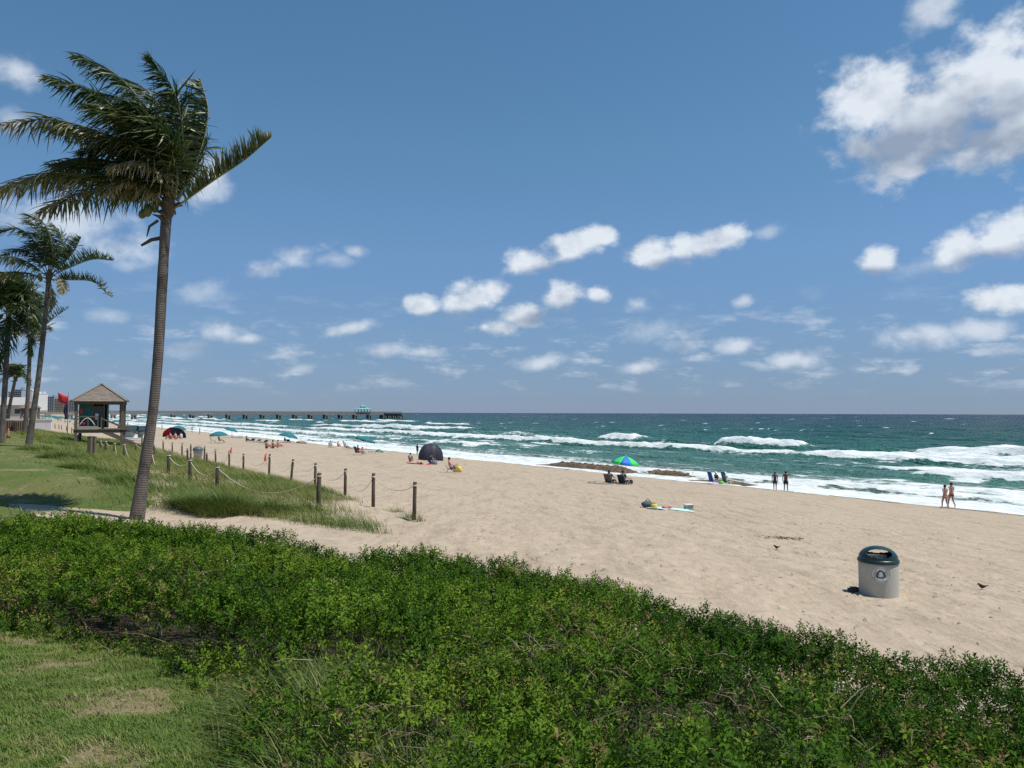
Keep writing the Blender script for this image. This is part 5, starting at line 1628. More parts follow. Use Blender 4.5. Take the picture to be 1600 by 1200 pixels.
# ================================================================== PEOPLE
def person(loc, rz, pose, skinm, clothes, label, hair=HAIR, scale=1.0, hat=None, long_hair=False):
    """one skinned body; clothes = list of (part, material): 'shirt','shorts','swimsuit'"""
    J = {}
    def st(dx=0):
        J.update(pel=(0, 0, .93), wai=(0, .0, 1.08), che=(0, .0, 1.27), nec=(0, .0, 1.45), hd0=(0, .015, 1.515), hd1=(0, .01, 1.640),
                 shL=(-.185, 0, 1.395), elL=(-.245, -.02, 1.13), wrL=(-.25, .05, .90), haL=(-.25, .07, .83), shR=(.185, 0, 1.395), elR=(.245, -.02, 1.13), wrR=(.25, .05, .90), haR=(.25, .07, .83),
                 hiL=(-.09, 0, .87), knL=(-.10, .015, .48), anL=(-.10, -.02, .08), toL=(-.115, .13, .03), hiR=(.09, 0, .87), knR=(.10, .015, .48), anR=(.10, -.02, .08), toR=(.115, .13, .03))
    st()
    if pose == 'look_out':         # one forearm raised to the brow
        J.update(elR=(.40, .05, 1.42), wrR=(.26, .16, 1.62), haR=(.17, .17, 1.64), knL=(-.12, .02, .48), anL=(-.13, -.02, .08), toL=(-.16, .12, .03), knR=(.12, .02, .48), anR=(.13, -.02, .08), toR=(.16, .12, .03))
    elif pose == 'walk':
        J.update(knL=(-.09, .17, .50), anL=(-.09, .20, .09), toL=(-.10, .35, .04), knR=(.09, -.03, .48), anR=(.09, -.24, .13), toR=(.10, -.12, .03), elL=(-.22, -.14, 1.15), wrL=(-.22, -.13, .92), haL=(-.22, -.11, .84), elR=(.22, .08, 1.14), wrR=(.22, .22, .96), haR=(.22, .27, .89))
    elif pose == 'sit_chair':      # hips in a low sling seat, legs out towards +y
        J.update(pel=(0, 0, .36), wai=(0, -.06, .50), che=(0, -.13, .70), nec=(0, -.17, .90), hd0=(0, -.155, .985), hd1=(0, -.15, 1.105), shL=(-.175, -.15, .84), elL=(-.27, -.02, .62), wrL=(-.25, .20, .56), haL=(-.24, .27, .55),
                 shR=(.175, -.15, .84), elR=(.27, -.02, .62), wrR=(.25, .20, .56), haR=(.24, .27, .55), hiL=(-.09, .03, .33), knL=(-.12, .43, .48), anL=(-.11, .66, .10), toL=(-.12, .80, .06), hiR=(.09, .03, .33), knR=(.13, .43, .46), anR=(.14, .70, .10), toR=(.15, .84, .06))
    elif pose == 'sit_ground':
        J.update(pel=(0, 0, .12), wai=(0, -.04, .27), che=(0, -.03, .47), nec=(0, .0, .66), hd0=(0, .03, .745), hd1=(0, .035, .865), shL=(-.175, -.01, .60), elL=(-.24, .12, .38), wrL=(-.12, .30, .40), haL=(-.06, .33, .42),
                 shR=(.175, -.01, .60), elR=(.24, .12, .38), wrR=(.12, .30, .40), haR=(.06, .33, .42), hiL=(-.09, .03, .11), knL=(-.14, .36, .42), anL=(-.12, .52, .07), toL=(-.12, .65, .03), hiR=(.09, .03, .11), knR=(.14, .36, .42), anR=(.12, .52, .07), toR=(.12, .65, .03))
    elif pose == 'lie':
        J.update(pel=(0, 0, .13), wai=(0, -.15, .13), che=(0, -.34, .14), nec=(0, -.53, .14), hd0=(0, -.61, .15), hd1=(0, -.73, .15), shL=(-.175, -.47, .13), elL=(-.30, -.30, .08), wrL=(-.30, -.07, .06), haL=(-.30, .0, .06),
                 shR=(.175, -.47, .13), elR=(.30, -.30, .08), wrR=(.30, -.07, .06), haR=(.30, .0, .06), hiL=(-.09, .06, .12), knL=(-.11, .45, .17), anL=(-.11, .84, .07), toL=(-.14, .90, .17), hiR=(.09, .06, .12), knR=(.12, .44, .10), anR=(.12, .84, .07), toR=(.16, .90, .17))
    elif pose == 'kneel':
        J.update(pel=(0, 0, .40), wai=(0, .08, .52), che=(0, .18, .68), nec=(0, .31, .82), hd0=(0, .375, .88), hd1=(0, .45, .97), shL=(-.175, .25, .77), elL=(-.22, .40, .54), wrL=(-.18, .52, .34), haL=(-.16, .56, .27),
                 shR=(.175, .25, .77), elR=(.22, .40, .54), wrR=(.18, .52, .34), haR=(.16, .56, .27), hiL=(-.09, 0, .36), knL=(-.12, .34, .09), anL=(-.12, -.08, .07), toL=(-.12, -.20, .03), hiR=(.09, 0, .36), knR=(.12, .34, .09), anR=(.12, -.08, .07), toR=(.12, -.20, .03))
    RAD = dict(pel=(.145, .115), wai=(.138, .100), che=(.158, .110), nec=(.062, .062), hd0=(.068, .082), hd1=(.078, .092), shL=(.058, .06), shR=(.058, .06), elL=(.043, .043), elR=(.043, .043), wrL=(.029, .033), wrR=(.029, .033), haL=(.018, .034), haR=(.018, .034),
               hiL=(.088, .095), hiR=(.088, .095), knL=(.058, .06), knR=(.058, .06), anL=(.038, .042), anR=(.038, .042), toL=(.04, .022), toR=(.04, .022))
    E = [('pel', 'wai'), ('wai', 'che'), ('che', 'nec'), ('nec', 'hd0'), ('hd0', 'hd1')] + [e for s in 'LR' for e in (('che', 'sh' + s), ('sh' + s, 'el' + s), ('el' + s, 'wr' + s), ('wr' + s, 'ha' + s), ('pel', 'hi' + s), ('hi' + s, 'kn' + s), ('kn' + s, 'an' + s), ('an' + s, 'to' + s))]
    def skinned(name, edges, grow, m, parent, shorten=None):
        keys = []
        for e in edges:
            for k in e:
                if k not in keys: keys.append(k)
        pos = dict(J)
        if shorten: pos.update(shorten)
        me = bpy.data.meshes.new(name)
        me.from_pydata([pos[k] for k in keys], [(keys.index(a), keys.index(b)) for a, b in edges], [])
        o = bpy.data.objects.new(name, me); COL.objects.link(o)
        mod = o.modifiers.new('skin', 'SKIN'); mod.use_smooth_shade = True
        for i, k in enumerate(keys):
            sv = me.skin_vertices[0].data[i]
            r = RAD.get(k, (.07, .07))
            sv.radius = (r[0] + grow, r[1] + grow)
            sv.use_root = (i == 0)
        sb = o.modifiers.new('sub', 'SUBSURF'); sb.levels = 1; sb.render_levels = 1
        dg = bpy.context.evaluated_depsgraph_get()
        m2 = bpy.data.meshes.new_from_object(o.evaluated_get(dg))
        bpy.data.objects.remove(o); bpy.data.meshes.remove(me)
        m2.name = name
        m2.materials.clear(); m2.materials.append(m)
        return m2
    body = skinned('person', E, 0.0, skinm, None)
    # hands, ears and nose belong to the same mesh
    x = MB()
    for s in 'LR':
        h = Vector(J['ha' + s]); w = Vector(J['wr' + s]); d = (h - w).normalized()
        sd_ = d.cross(Vector((0, 1, .3))).normalized()
        for k, (off, ln) in enumerate(((-.028, .062), (-.010, .075), (.009, .070), (.027, .055))):
            a = h + sd_ * off; x.tube([a, a + d * ln * .55, a + d * ln + Vector((0, .012, -.008))], [.009, .008, .006], 5)
        a = w + (h - w) * .3 - sd_ * .03; x.tube([a, a - sd_ * .025 + d * .03, a - sd_ * .03 + d * .06], [.010, .009, .007], 5)
    hu = (Vector(J['hd1']) - Vector(J['hd0'])).normalized(); hc = (Vector(J['hd1']) + Vector(J['hd0'])) / 2
    fw = Vector((1, 0, 0)).cross(hu) * -1
    if fw.y < 0 and pose != 'lie': fw = -fw
    x.ball(hc + fw * .098 - hu * .012, (.013, .018, .020), 6, 5)
    for s in (-1, 1):
        x.ball(hc + Vector((s * .085, 0, 0)) - hu * .01, (.012, .022, .03), 6, 5)
    bm = bmesh.new(); bm.from_mesh(body)
    xm = x.mesh('x'); bm.from_mesh(xm); bpy.data.meshes.remove(xm)
    bm.to_mesh(body); bm.free()
    o = link('person', body, None, loc)
    o.rotation_euler = (0, 0, rz); o.scale = (scale,) * 3
    tag(o, label, 'person')
    for part, m in clothes:
        if part == 'shorts':
            sh = {}
            for s in 'LR':
                a, b = Vector(J['hi' + s]), Vector(J['kn' + s])
                sh['kn' + s] = tuple(a.lerp(b, .78)); 
            RAD2 = dict(RAD); old = RAD['knL']
            RAD['knL'] = RAD['knR'] = (.088, .09)
            sh['wai'] = tuple(Vector(J['pel']).lerp(Vector(J['wai']), .35))
            mm = skinned('shorts', [('pel', 'wai'), ('pel', 'hiL'), ('hiL', 'knL'), ('pel', 'hiR'), ('hiR', 'knR')], .034, m, o, sh)
            RAD['knL'] = RAD['knR'] = old
            link('shorts', mm, o)
        elif part == 'swimsuit':
            sh = {'che': tuple(Vector(J['che']).lerp(Vector(J['nec']), .38)), 'pel': tuple(Vector(J['pel']).lerp(Vector(J['wai']), -.2))}
            mm = skinned('swimsuit', [('pel', 'wai'), ('wai', 'che')], .022, m, o, sh)
            link('swimsuit', mm, o)
        elif part == 'trunks':
            sh = {}
            for s in 'LR':
                sh['kn' + s] = tuple(Vector(J['hi' + s]).lerp(Vector(J['kn' + s]), .34))
            old = RAD['knL']; RAD['knL'] = RAD['knR'] = (.078, .085)
            sh['wai'] = tuple(Vector(J['pel']).lerp(Vector(J['wai']), .35))
            mm = skinned('trunks', [('pel', 'wai'), ('pel', 'hiL'), ('hiL', 'knL'), ('pel', 'hiR'), ('hiR', 'knR')], .032, m, o, sh)
            RAD['knL'] = RAD['knR'] = old
            link('trunks', mm, o)
        elif part == 'shirt':
            sh = {}
            for s in 'LR':
                a, b = Vector(J['sh' + s]), Vector(J['el' + s]); sh['el' + s] = tuple(a.lerp(b, .6))
            mm = skinned('shirt', [('pel', 'wai'), ('wai', 'che'), ('che', 'shL'), ('shL', 'elL'), ('che', 'shR'), ('shR', 'elR')], .028, m, o, sh)
            link('shirt', mm, o)
    hm = MB().ball(hc + hu * .035 - fw * .018, (.094, .105, .098), 12, 8)
    if long_hair:
        hm.ball(hc - hu * .06 - fw * .075, (.085, .05, .14), 10, 7)
    hm.build('hair', hair, o)
    eb = MB()
    for s in (-1, 1):
        eb.ball(hc + fw * .092 + Vector((s * .032, 0, 0)) + hu * .005, .010, 6, 5)
    eb.build('eyes', DARK, o)
    if hat:
        hb = MB().lathe([(.17, 0), (.172, .012), (.105, .02), (.10, .09), (.06, .115), (.01, .12)], 18, hc + hu * .03)
        hb.build('sun_hat', hat, o)
    return o

# ================================================================== ON THE BEACH, near to far
def away(p):                      # rotation that makes a figure's +y point out to sea
    return math.atan2(NY, NX) - math.pi / 2
SEAW = math.atan2(NY, NX) - math.pi / 2
def G(px, py): return gp(px, py)

# couple looking out to sea
person(G(1211, 766), SEAW + .45, 'stand', skin(1), [('swimsuit', mat('plum_suit', (0.12, 0.03, 0.06), .7, .2, 5)), ('shorts', mat('brown_shorts', (0.05, 0.04, 0.035), .8, .2, 5))], 'person in plum top and dark shorts standing at the foam, seen from behind, arms down', scale=.93)
person(G(1228, 767), SEAW + .45, 'look_out', skin(1), [('swimsuit', mat('maroon_top', (0.18, 0.03, 0.03), .8, .2, 5)), ('shorts', DARK)], 'person in maroon top and black shorts at the foam shading the eyes with one hand', scale=1.0)
# walking couple
person(G(1477, 795), SEAW + 1.15, 'walk', skin(0), [('trunks', mat('salmon_trunks', (0.50, 0.19, 0.15), .8, .15, 5))], 'person in salmon swimwear walking along the foam edge, nearer of the strolling pair', scale=.98)
person(G(1487, 793), SEAW + 1.15, 'walk', skin(0), [('trunks', mat('dark_red_trunks', (0.15, 0.04, 0.04), .8, .15, 5))], 'taller person in dark trunks walking beside a companion in salmon swimwear', scale=1.06)

# blue and green umbrella with two sitters
c = G(978, 756)
umbrella(c + Vector((.05, .3, -.1)), 1.10, 2.15, [GREEN_U, BLUE_U], 'blue and green panelled beach umbrella shading two sitters', tilt=(R(4), R(5)), rz=.3, dome=.50)
sa, sb_ = G(954, 756), G(975, 757)
for p_, m_, lab in ((sa, mat('brown_sling', (0.10, 0.075, 0.06), .8, .2, 5), 'low brown sling chair under the left half of the blue and green umbrella'), (sb_, DARK, 'low black sling chair by the pole of the blue and green umbrella')):
    beach_chair(p_, SEAW + math.pi + .3, m_, lab, 'low chairs under the panelled umbrella', low=.15, back=.62)
person(sa + Vector((0, 0, -.12)), SEAW + .3, 'sit_chair', skin(0), [('shirt', mat('grey_brown_shirt', (0.12, 0.085, 0.075), .8, .2, 5)), ('shorts', mat('mauve_shorts', (0.16, 0.10, 0.11), .8, .2, 5))], 'seated person in grey brown top in the brown chair under the panelled umbrella', long_hair=True)
person(sb_ + Vector((0, 0, -.12)), SEAW + .3, 'sit_chair', skin(0), [('shirt', DARK), ('shorts', TEALB)], 'seated person in black top in the black chair under the panelled umbrella')
towel(G(940, 756), 1.9, 1.0, .2, mat('pale_blanket', (0.50, 0.50, 0.46), .85, .5, 6), 'pale patterned blanket spread to the left of the panelled umbrella sitters')
bag(G(985, 756), .8, DARK, 'black bag on the sand beside the black chair')
for dx, m_, lab in ((920, DARK, 'dark sandal pair at the far left of the pale blanket'), (927, NAVY, 'navy sandals on the left corner of the pale blanket')):
    q = G(dx, 754)
    o = MB().ball((0, 0, .03), (.06, .14, .035), 8, 5).ball((.15, .03, .03), (.06, .14, .035), 8, 5).build('sandals', m_, None, q + Vector((0, 0, .01)))
    tag(o, lab, 'sandals')

# two tall blue chairs by the foam
ca, cb = G(1115, 756), G(1136, 757)
beach_chair(ca, SEAW + math.pi - .1, NAVY if False else BLUE, 'deep blue beach chair with pink towel, left of the pair by the foam', 'blue chairs by the foam', low=.26, back=.92, frame=WHITE)
beach_chair(cb, SEAW + math.pi - .1, TEALB, 'teal blue beach chair with lime towel, right of the pair by the foam', 'blue chairs by the foam', low=.26, back=.98, frame=WHITE)
person(ca + Vector((.75 * .55, .75 * .4, -.05)), SEAW - .1, 'sit_chair', skin(2), [('shirt', DARK)], 'person in white hat sitting between the two blue chairs', hat=WHITE)
person(cb + Vector((-.04, .05, -.0)), SEAW - .1, 'sit_chair', skin(2), [('shorts', LIME)], 'person in white hat sitting in the teal blue chair', hat=WHITE)
towel(G(1143, 758) , .9, .6, .4, LIME, 'lime green towel hanging onto the sand beside the teal blue chair')
towel(G(1112, 757), .5, .4, .1, mat('magenta_cloth', (0.55, 0.08, 0.25), .8, .2, 5), 'magenta cloth under the deep blue chair')
bag(G(1127, 757), .9, LIME, 'lime and black bag between the two blue chairs')
for i, (dx, dy) in enumerate(((1132, 752), (1137, 752))):
    pass

# towel spread with bags and a cool box in the middle of the sand
t0 = G(1048, 796)
towel(t0 + Vector((0, 0, .01)), 1.75, 1.15, .12, MINT, 'mint green towel laid flat in the middle of the open sand')
towel(G(1026, 795), .8, .5, .3, mat('pale_blue_towel', (0.45, 0.62, 0.68), .85, .2, 5), 'pale blue towel crumpled at the left end of the mint towel')
q = G(1012, 793)
o = MB().ball((0, 0, .13), (.32, .2, .15), 14, 8, (0, .1, .4)).ball((.22, .05, .10), (.2, .14, .10), 10, 7).tube([(-.1, 0, .26), (0, -.02, .38), (.12, 0, .26)], .02, 6).build('duffel_bag', mat('grey_nylon', (0.06, 0.085, 0.09), .7, .3, 5), None, q)
tag(o, 'dark grey duffel bag lying at the left end of the towels', 'bag')
bag(G(1022, 795), .55, YELLOW, 'small yellow bag on the pale blue towel')
o = MB().box((0, 0, .06), (.3, .16, .08), (0, .1, .5)).ball((.18, .03, .08), (.1, .08, .06), 8, 6).build('folded_cloth', PINK, None, G(1041, 796) + Vector((0, 0, .02)))
tag(o, 'pink folded cloth on the mint towel', 'cloth')
o = MB().ball((0, 0, .05), (.09, .06, .05), 8, 6).box((.05, .02, .05), (.1, .08, .04), (.2, 0, .4)).build('shoes', DARK, None, G(1037, 795) + Vector((0, 0, .02)))
tag(o, 'dark shoes beside the pink cloth on the mint towel', 'shoes')
cp = G(1076, 797)
cool = thing('cool_box', 'white and grey cool box at the right end of the mint towel', 'cool box', cp, .25); cool.scale = (.85, .85, .85)
MB().box((0, 0, .13), (.42, .28, .26)).build('body', mat('grey_box', (0.33, 0.36, 0.34), .6, .1, 5), cool)
MB().box((0, 0, .285), (.45, .31, .05)).build('lid', WHITE, cool)
MB().tube([(-.22, 0, .2), (-.2, -.17, .3), (.2, -.17, .3), (.22, 0, .2)], .014, 6).build('handle', WHITE, cool)

# birds
def bird(px, py, rz, s, label):
    p = G(px, py)
    root = thing('bird', label, 'bird', p, rz, 'dark birds on the sand')
    m = mat('black_plumage', (0.022, 0.018, 0.016), .6, .4, 12)
    # local: beak towards -x
    prof = [(-.155, .015, .20), (-.13, .030, .205), (-.10, .038, .205), (-.075, .036, .185), (-.045, .052, .155), (.0, .064, .125), (.05, .056, .115), (.10, .034, .118), (.145, .020, .128), (.20, .020, .140), (.225, .006, .146)]
    b = MB().tube([(x * s, 0, z * s) for x, r, z in prof], [r * s for x, r, z in prof], 12)
    b.build('body', m, root)
    for sy in (-1, 1):
        MB().ball((.03 * s, sy * .050 * s, .135 * s), (.095 * s, .016 * s, .042 * s), 10, 6, (0, .12, 0)).build('wing', m, root)
        MB().tube([(.0, sy * .022 * s, .085 * s), (.01 * s, sy * .024 * s, .04 * s), (0, sy * .024 * s, .0), (-.03 * s, sy * .024 * s, .0)], [.009 * s, .006 * s, .006 * s, .004 * s], 5).build('leg', mat('bird_leg', (0.05, 0.03, 0.025), .6), root)
    MB().tube([(-.15 * s, 0, .20 * s), (-.185 * s, 0, .193 * s)], [.009 * s, .002 * s], 6).build('beak', mat('bird_leg', (0.05, 0.03, 0.025), .6), root)
    MB().box((.21 * s, 0, .142 * s), (.09 * s, .045 * s, .008 * s), (0, -.1, 0)).build('tail', m, root)
bird(1534, 922, .15, .62, 'small dark bird walking on the sand right of the concrete bin')
bird(1213, 859, .3, .58, 'small dark bird hunched on the sand by the patch of dry weed')
# patch of dry weed behind the bird
wb = MB()
cw = G(1225, 842)
for i in range(70):
    dx, dy = rnd.gauss(0, .35), rnd.gauss(0, .16)
    a = cw + Vector((dx, dy, 0)); a.z = gz(a.x, a.y) + .012
    w = rnd.uniform(0, 6.28); l = rnd.uniform(.05, .18)
    wb.tube([a, a + Vector((math.cos(w) * l * .5, math.sin(w) * l * .5, rnd.uniform(.01, .05))), a + Vector((math.cos(w) * l, math.sin(w) * l, 0))], [.008, .01, .004], 4, False)
tag(wb.build('dry_weed', mat('dry_weed', (0.14, 0.115, 0.085), .9, .3, 8)), 'small patch of dry dark weed on the sand near the hunched bird', 'seaweed', kind='stuff')
# litter of weed bits strewn over the sand
wb = MB()
for i in range(420):
    vv, aa = rnd.uniform(9, 50), rnd.uniform(-3, 30)
    x_, y_ = unshore(vv, aa)
    x_, y_ = float(x_), float(y_)
    if y_ < 8 or abs(x_) > .75 * y_: continue
    a = Vector((x_, y_, gz(x_, y_) + .01)); w = rnd.uniform(0, 6.28); l = rnd.uniform(.03, .12)
    wb.tube([a, a + Vector((math.cos(w) * l * .5, math.sin(w) * l * .5, rnd.uniform(.005, .03))), a + Vector((math.cos(w) * l, math.sin(w) * l, 0))], [.006, .008, .003], 4, False)
tag(wb.build('weed_bits', mat('dry_weed', (0.14, 0.115, 0.085), .9, .3, 8)), 'scattered scraps of dry weed over the open sand', 'seaweed', kind='stuff')

# dark tent group
tp = G(673, 719)
dome_tent(tp, .15 + math.pi, 2.9, 1.95, 2.3, [mat('charcoal_dark', (0.020, 0.021, 0.034), .6, .3, 3), mat('charcoal_shell', (0.032, 0.033, 0.048), .6, .3, 3)], 'dark charcoal dome tent pitched near the water')
person(G(652, 710), SEAW + .3, 'stand', skin(1), [('shirt', NAVY), ('shorts', NAVY)], 'person in navy standing just left of the dark dome tent', scale=.98)
person(G(670, 726), SEAW - .5, 'kneel', skin(0), [('shirt', NAVY), ('shorts', NAVY)], 'person in navy kneeling in front of the dark dome tent')
towel(G(655, 725), 2.4, 1.3, .1, CORAL, 'coral red blanket spread to the left of the dark dome tent')
person(G(656, 725), SEAW + 1.3, 'lie', skin(2), [('trunks', RED)], 'person lying on the coral red blanket by the dark dome tent')
person(G(641, 722), SEAW + .8, 'sit_ground', skin(2), [('shirt', mat('grey_top', (0.16, 0.15, 0.17), .8, .2, 5))], 'person sitting up at the left end of the coral red blanket')
bag(G(679, 726), 1.1, mat('grey_blue_bag', (0.18, 0.22, 0.28), .7, .2, 5), 'grey blue bag on the sand in front of the dark tent')
# the sitter with pink shirt
pc = G(705, 739)
beach_chair(pc, SEAW + math.pi - .5, mat('black_sling', (0.03, 0.03, 0.03), .8, .2, 5), 'black folding chair standing alone to the right of the dark tent', low=.30, back=.55)
person(pc + Vector((0, 0, .02)), SEAW - .5, 'sit_chair', skin(0), [('shirt', PINK), ('shorts', mat('grey_shorts', (0.12, 0.12, 0.13), .8, .2, 5))], 'person in pink top sitting in the black folding chair')
bag(G(715, 738), 1.3, YELLOW, 'yellow beach bag beside the black folding chair')
bag(G(713, 735), .9, mat('sage_bag', (0.25, 0.32, 0.22), .8, .2, 5), 'sage green bag behind the yellow beach bag')

# group round the teal umbrella by the water at 556
UG = 'teal rental umbrellas'
u = G(572, 702); umbrella(u, 1.85, 2.25, [TEAL], 'teal umbrella nearest the dark tent, over a blue lounger', tilt=(R(-6), R(14)), group=UG)
lounger(G(585, 709), SEAW - 1.2, AQUA, 'light blue lounger beside the nearest teal umbrella', 'beach loungers')
pc = G(560, 711)
beach_chair(pc, SEAW + math.pi + .2, mat('olive_sling', (0.07, 0.07, 0.05), .8, .2, 5), 'olive folding chair in front of the nearest teal umbrella', low=.3, back=.75)
person(pc + Vector((.05, 0, .02)), SEAW + .2, 'sit_chair', skin(0), [('shirt', RED)], 'person in red top sitting in the olive folding chair')
person(G(566, 710), SEAW - .6, 'sit_ground', skin(2), [('shirt', mat('violet_top', (0.18, 0.10, 0.26), .8, .2, 5))], 'person in violet top sitting on the sand beside the olive chair')
pc = G(516, 699); beach_chair(pc, SEAW + math.pi + 1.2, CANW, 'white folding chair left of the tall white canvas chair', low=.26, back=.6)
person(pc, SEAW + 1.2, 'sit_chair', skin(2), [('trunks', RED)], 'sunbather reclining in the white folding chair')
pc = G(541, 702); beach_chair(pc, SEAW + math.pi, CANW, 'tall white canvas chair behind the nearest teal umbrella', low=.35, back=1.0)
person(pc, SEAW, 'sit_chair', skin(0), [('shirt', CANW), ('shorts', DARK)], 'person in white shirt in the tall white canvas chair', hat=CANW)
# group at 418-448
u = G(452, 692); umbrella(u, 1.9, 2.0, [TEAL], 'teal umbrella tilted over a dark clad sitter at the water edge', tilt=(R(-4), R(12)), group=UG)
person(G(445, 690), SEAW + .5, 'sit_ground', skin(1), [('shirt', DARK)], 'dark clad person sitting beneath the tilted teal umbrella')
lounger(G(451, 692), SEAW + 1.4, NAVY, 'navy lounger under the tilted teal umbrella', 'beach loungers')
for px, sk, lab in ((416, 0, 'left of the two sunbathers sitting close together on the sand'), (426, 0, 'right of the two sunbathers sitting close together on the sand')):
    person(G(px, 701), SEAW + .1, 'sit_ground', skin(sk), [('trunks', DARK)], lab, scale=1.15)
towel(G(434, 698), 2.6, 1.2, .2, mat('rose_towel', (0.48, 0.24, 0.22), .85, .4, 4), 'rose towel laid behind the two close sunbathers')
for px, py, m_, lab in ((392, 691, NAVY, 'navy lounger, leftmost of the row by the water'), (402, 692, mat('slate_cushion', (0.22, 0.24, 0.30), .8, .2, 5), 'slate lounger in the middle of the row by the water'), (412, 694, NAVY, 'navy lounger, rightmost of the row by the water')):
    lounger(G(px, py), SEAW - 1.3, m_, lab, 'beach loungers')
o = MB().ball((0, 0, .2), (1.1, .5, .42), 14, 8).build('sand_heap', SAND, None, G(471, 693)); 
tag(o, 'small pale heap at the water edge right of the tilted teal umbrella', 'sand heap')
for px, py, pose, sk, m_, lab in ((434, 699, 'sit_ground', 2, CORAL, 'person in coral sitting on the rose towel'), (440, 697, 'lie', 2, NAVY, 'person in navy trunks lying at the far end of the rose towel'), (385, 690, 'sit_ground', 1, DARK, 'dark clad person sitting at the left end of the lounger row'),
        (528, 698, 'sit_ground', 2, RED, 'person in red sitting on the sand between the white chairs'), (596, 707, 'lie', 0, AQUA, 'person in aqua trunks lying beyond the light blue lounger')):
    person(G(px, py), SEAW + (.2 if pose != 'lie' else 1.3), pose, skin(sk), [('trunks', m_)], lab, scale=1.1)
beach_chair(G(548, 704), SEAW + math.pi - .4, NAVY, 'navy chair just right of the tall white canvas chair', low=.3, back=.7)
towel(G(522, 699), 1.8, 1.0, .3, CANW, 'white towel under the person in red between the white chairs')
# group at 340
u = G(341, 693); umbrella(u, 1.2, 1.6, [TEAL], 'teal umbrella over two dark chairs in the middle of the far sand', tilt=(R(3), R(-2)), group=UG)
for px, lab in ((333, 'dark red chair left of the upright teal umbrella pole'), (347, 'dark chair right of the upright teal umbrella pole')):
    beach_chair(G(px, 692), SEAW + math.pi - .3, mat('wine_sling', (0.08, 0.025, 0.04), .8, .2, 5) if px < 340 else NAVY, lab, low=.35, back=.8)
person(G(343, 692), SEAW, 'sit_chair', skin(0), [('shirt', NAVY)], 'person in navy sitting under the upright teal umbrella')
u = G(362, 684); umbrella(u, 1.5, 2.25, [TEAL], 'teal umbrella leaning seaward behind the white windbreak', tilt=(R(-4), R(15)), group=UG)
rows = [[(x_, .12 * math.sin(x_ * 2), z_) for z_ in (0, .45, .9)] for x_ in np.linspace(-.9, 1.2, 6)]
wbk = thing('windbreak', 'low white cloth windbreak beside the leaning teal umbrella', 'windbreak', G(369, 685), .3)
MB().sheet(rows, .012).build('cloth', CANW, wbk)
for x_ in (-.9, 1.2):
    MB().tube([(x_, .12 * math.sin(x_ * 2), -.1), (x_, .12 * math.sin(x_ * 2), 1.05)], .02, 6).build('stake', WOOD, wbk)
u = G(281, 678); umbrella(u, 1.55, 1.85, [TEAL], 'teal umbrella behind the red and blue tent', tilt=(R(0), R(10)), group=UG)
for px, py, lab in ((300, 676, 'bather standing alone at the water edge right of the red tent'), (312, 679, 'bather standing at the water edge farther right of the red tent'), (253, 672, 'bather at the water edge just right of the big palm trunk')):
    person(G(px, py), SEAW, 'stand', skin(1), [('trunks', NAVY)], lab)
# red and blue tent
tp = G(272, 684)
dome_tent(tp, .1, 3.7, 1.75, 2.6, [RED, mat('navy_shell', (0.045, 0.06, 0.11), .6, .3, 3)], 'red and navy dome tent on the far sand right of the big palm trunk')
for px, m_, lab in ((266, RED, 'person in red sitting in front of the red and navy tent'), (274, PINK, 'person in pink sitting in front of the red and navy tent'), (283, CANW, 'person in white sitting at the right end of the red and navy tent')):
    person(G(px, 687), SEAW + 2.6, 'sit_ground', skin(2), [('shirt', m_)], lab, scale=1.2)
# cabanas beside the hut
def cabana(px, py, label):
    root = thing('cabana', label, 'cabana', G(px, py), .25, 'dark hooded cabanas')
    for k in range(6):
        w0, w1 = k / 6, (k + 1) / 6
        rows = [[(x_, 1.0 * math.cos(math.pi * (.04 + .74 * (w0 + (w1 - w0) * j / 3))), 1.75 * math.sin(math.pi * (.04 + .74 * (w0 + (w1 - w0) * j / 3)))) for j in range(4)] for x_ in (-1.0, 0, 1.0)]
        MB().sheet(rows, .012).build('hood_panel', mat('dark_teal_canvas', (0.018, 0.045, 0.06), .8, .2, 4), root)
    MB().box((0, .0, .35), (1.8, 1.3, .12)).build('seat', CANW, root)
    MB().box((0, .55, .7), (1.8, .12, .7), (R(-15), 0, 0)).build('backrest', CANW, root)
    for x_ in (-.85, .85):
        for y_ in (-.5, .5):
            MB().box((x_, y_, .14), (.06, .06, .3)).build('leg', WHITE, root)
cabana(200, 689, 'dark hooded cabana with white seat nearer the lifeguard hut posts')
cabana(214, 689, 'dark hooded cabana with white seat half hidden by the big palm trunk')

# ================================================================== THE CROWD FAR ALONG THE BEACH
far_u = umbrella((0, 0, 0), 1.35, 2.0, [TEAL], 'teal umbrella among many in the distant crowd below the pier', group='distant teal umbrellas')
far_l = lounger((0, 0, 0), 0, AQUA, 'lounger among many in the distant crowd below the pier', 'distant loungers')
far_p = [person((0, 0, 0), 0, 'stand', skin(k), [('trunks', m_)], 'bather among many in the distant crowd below the pier', scale=1.0) for k, m_ in ((0, RED), (2, NAVY))]
far_s = person((0, 0, 0), 0, 'sit_ground', skin(0), [('trunks', DARK)], 'sunbather sitting among many in the distant crowd below the pier')
r = random.Random(77)
spots = []
for k in range(150):
    aa = r.uniform(150, 560); vv = r.uniform(14, 50)
    x_, y_ = unshore(vv, aa); x_, y_ = float(x_), float(y_)
    px = 800 + FPX * x_ / y_
    if not (52 < px < 122 or 180 < px < 205): continue
    spots.append((x_, y_))
used = {}
def place(src, key, loc, rz, lab, grp, s=None):
    if key not in used:
        used[key] = 1
        src.location = loc; src.rotation_euler[2] = rz; src['group'] = grp
        return src
    return dup(src, loc, rz, lab, grp, s)
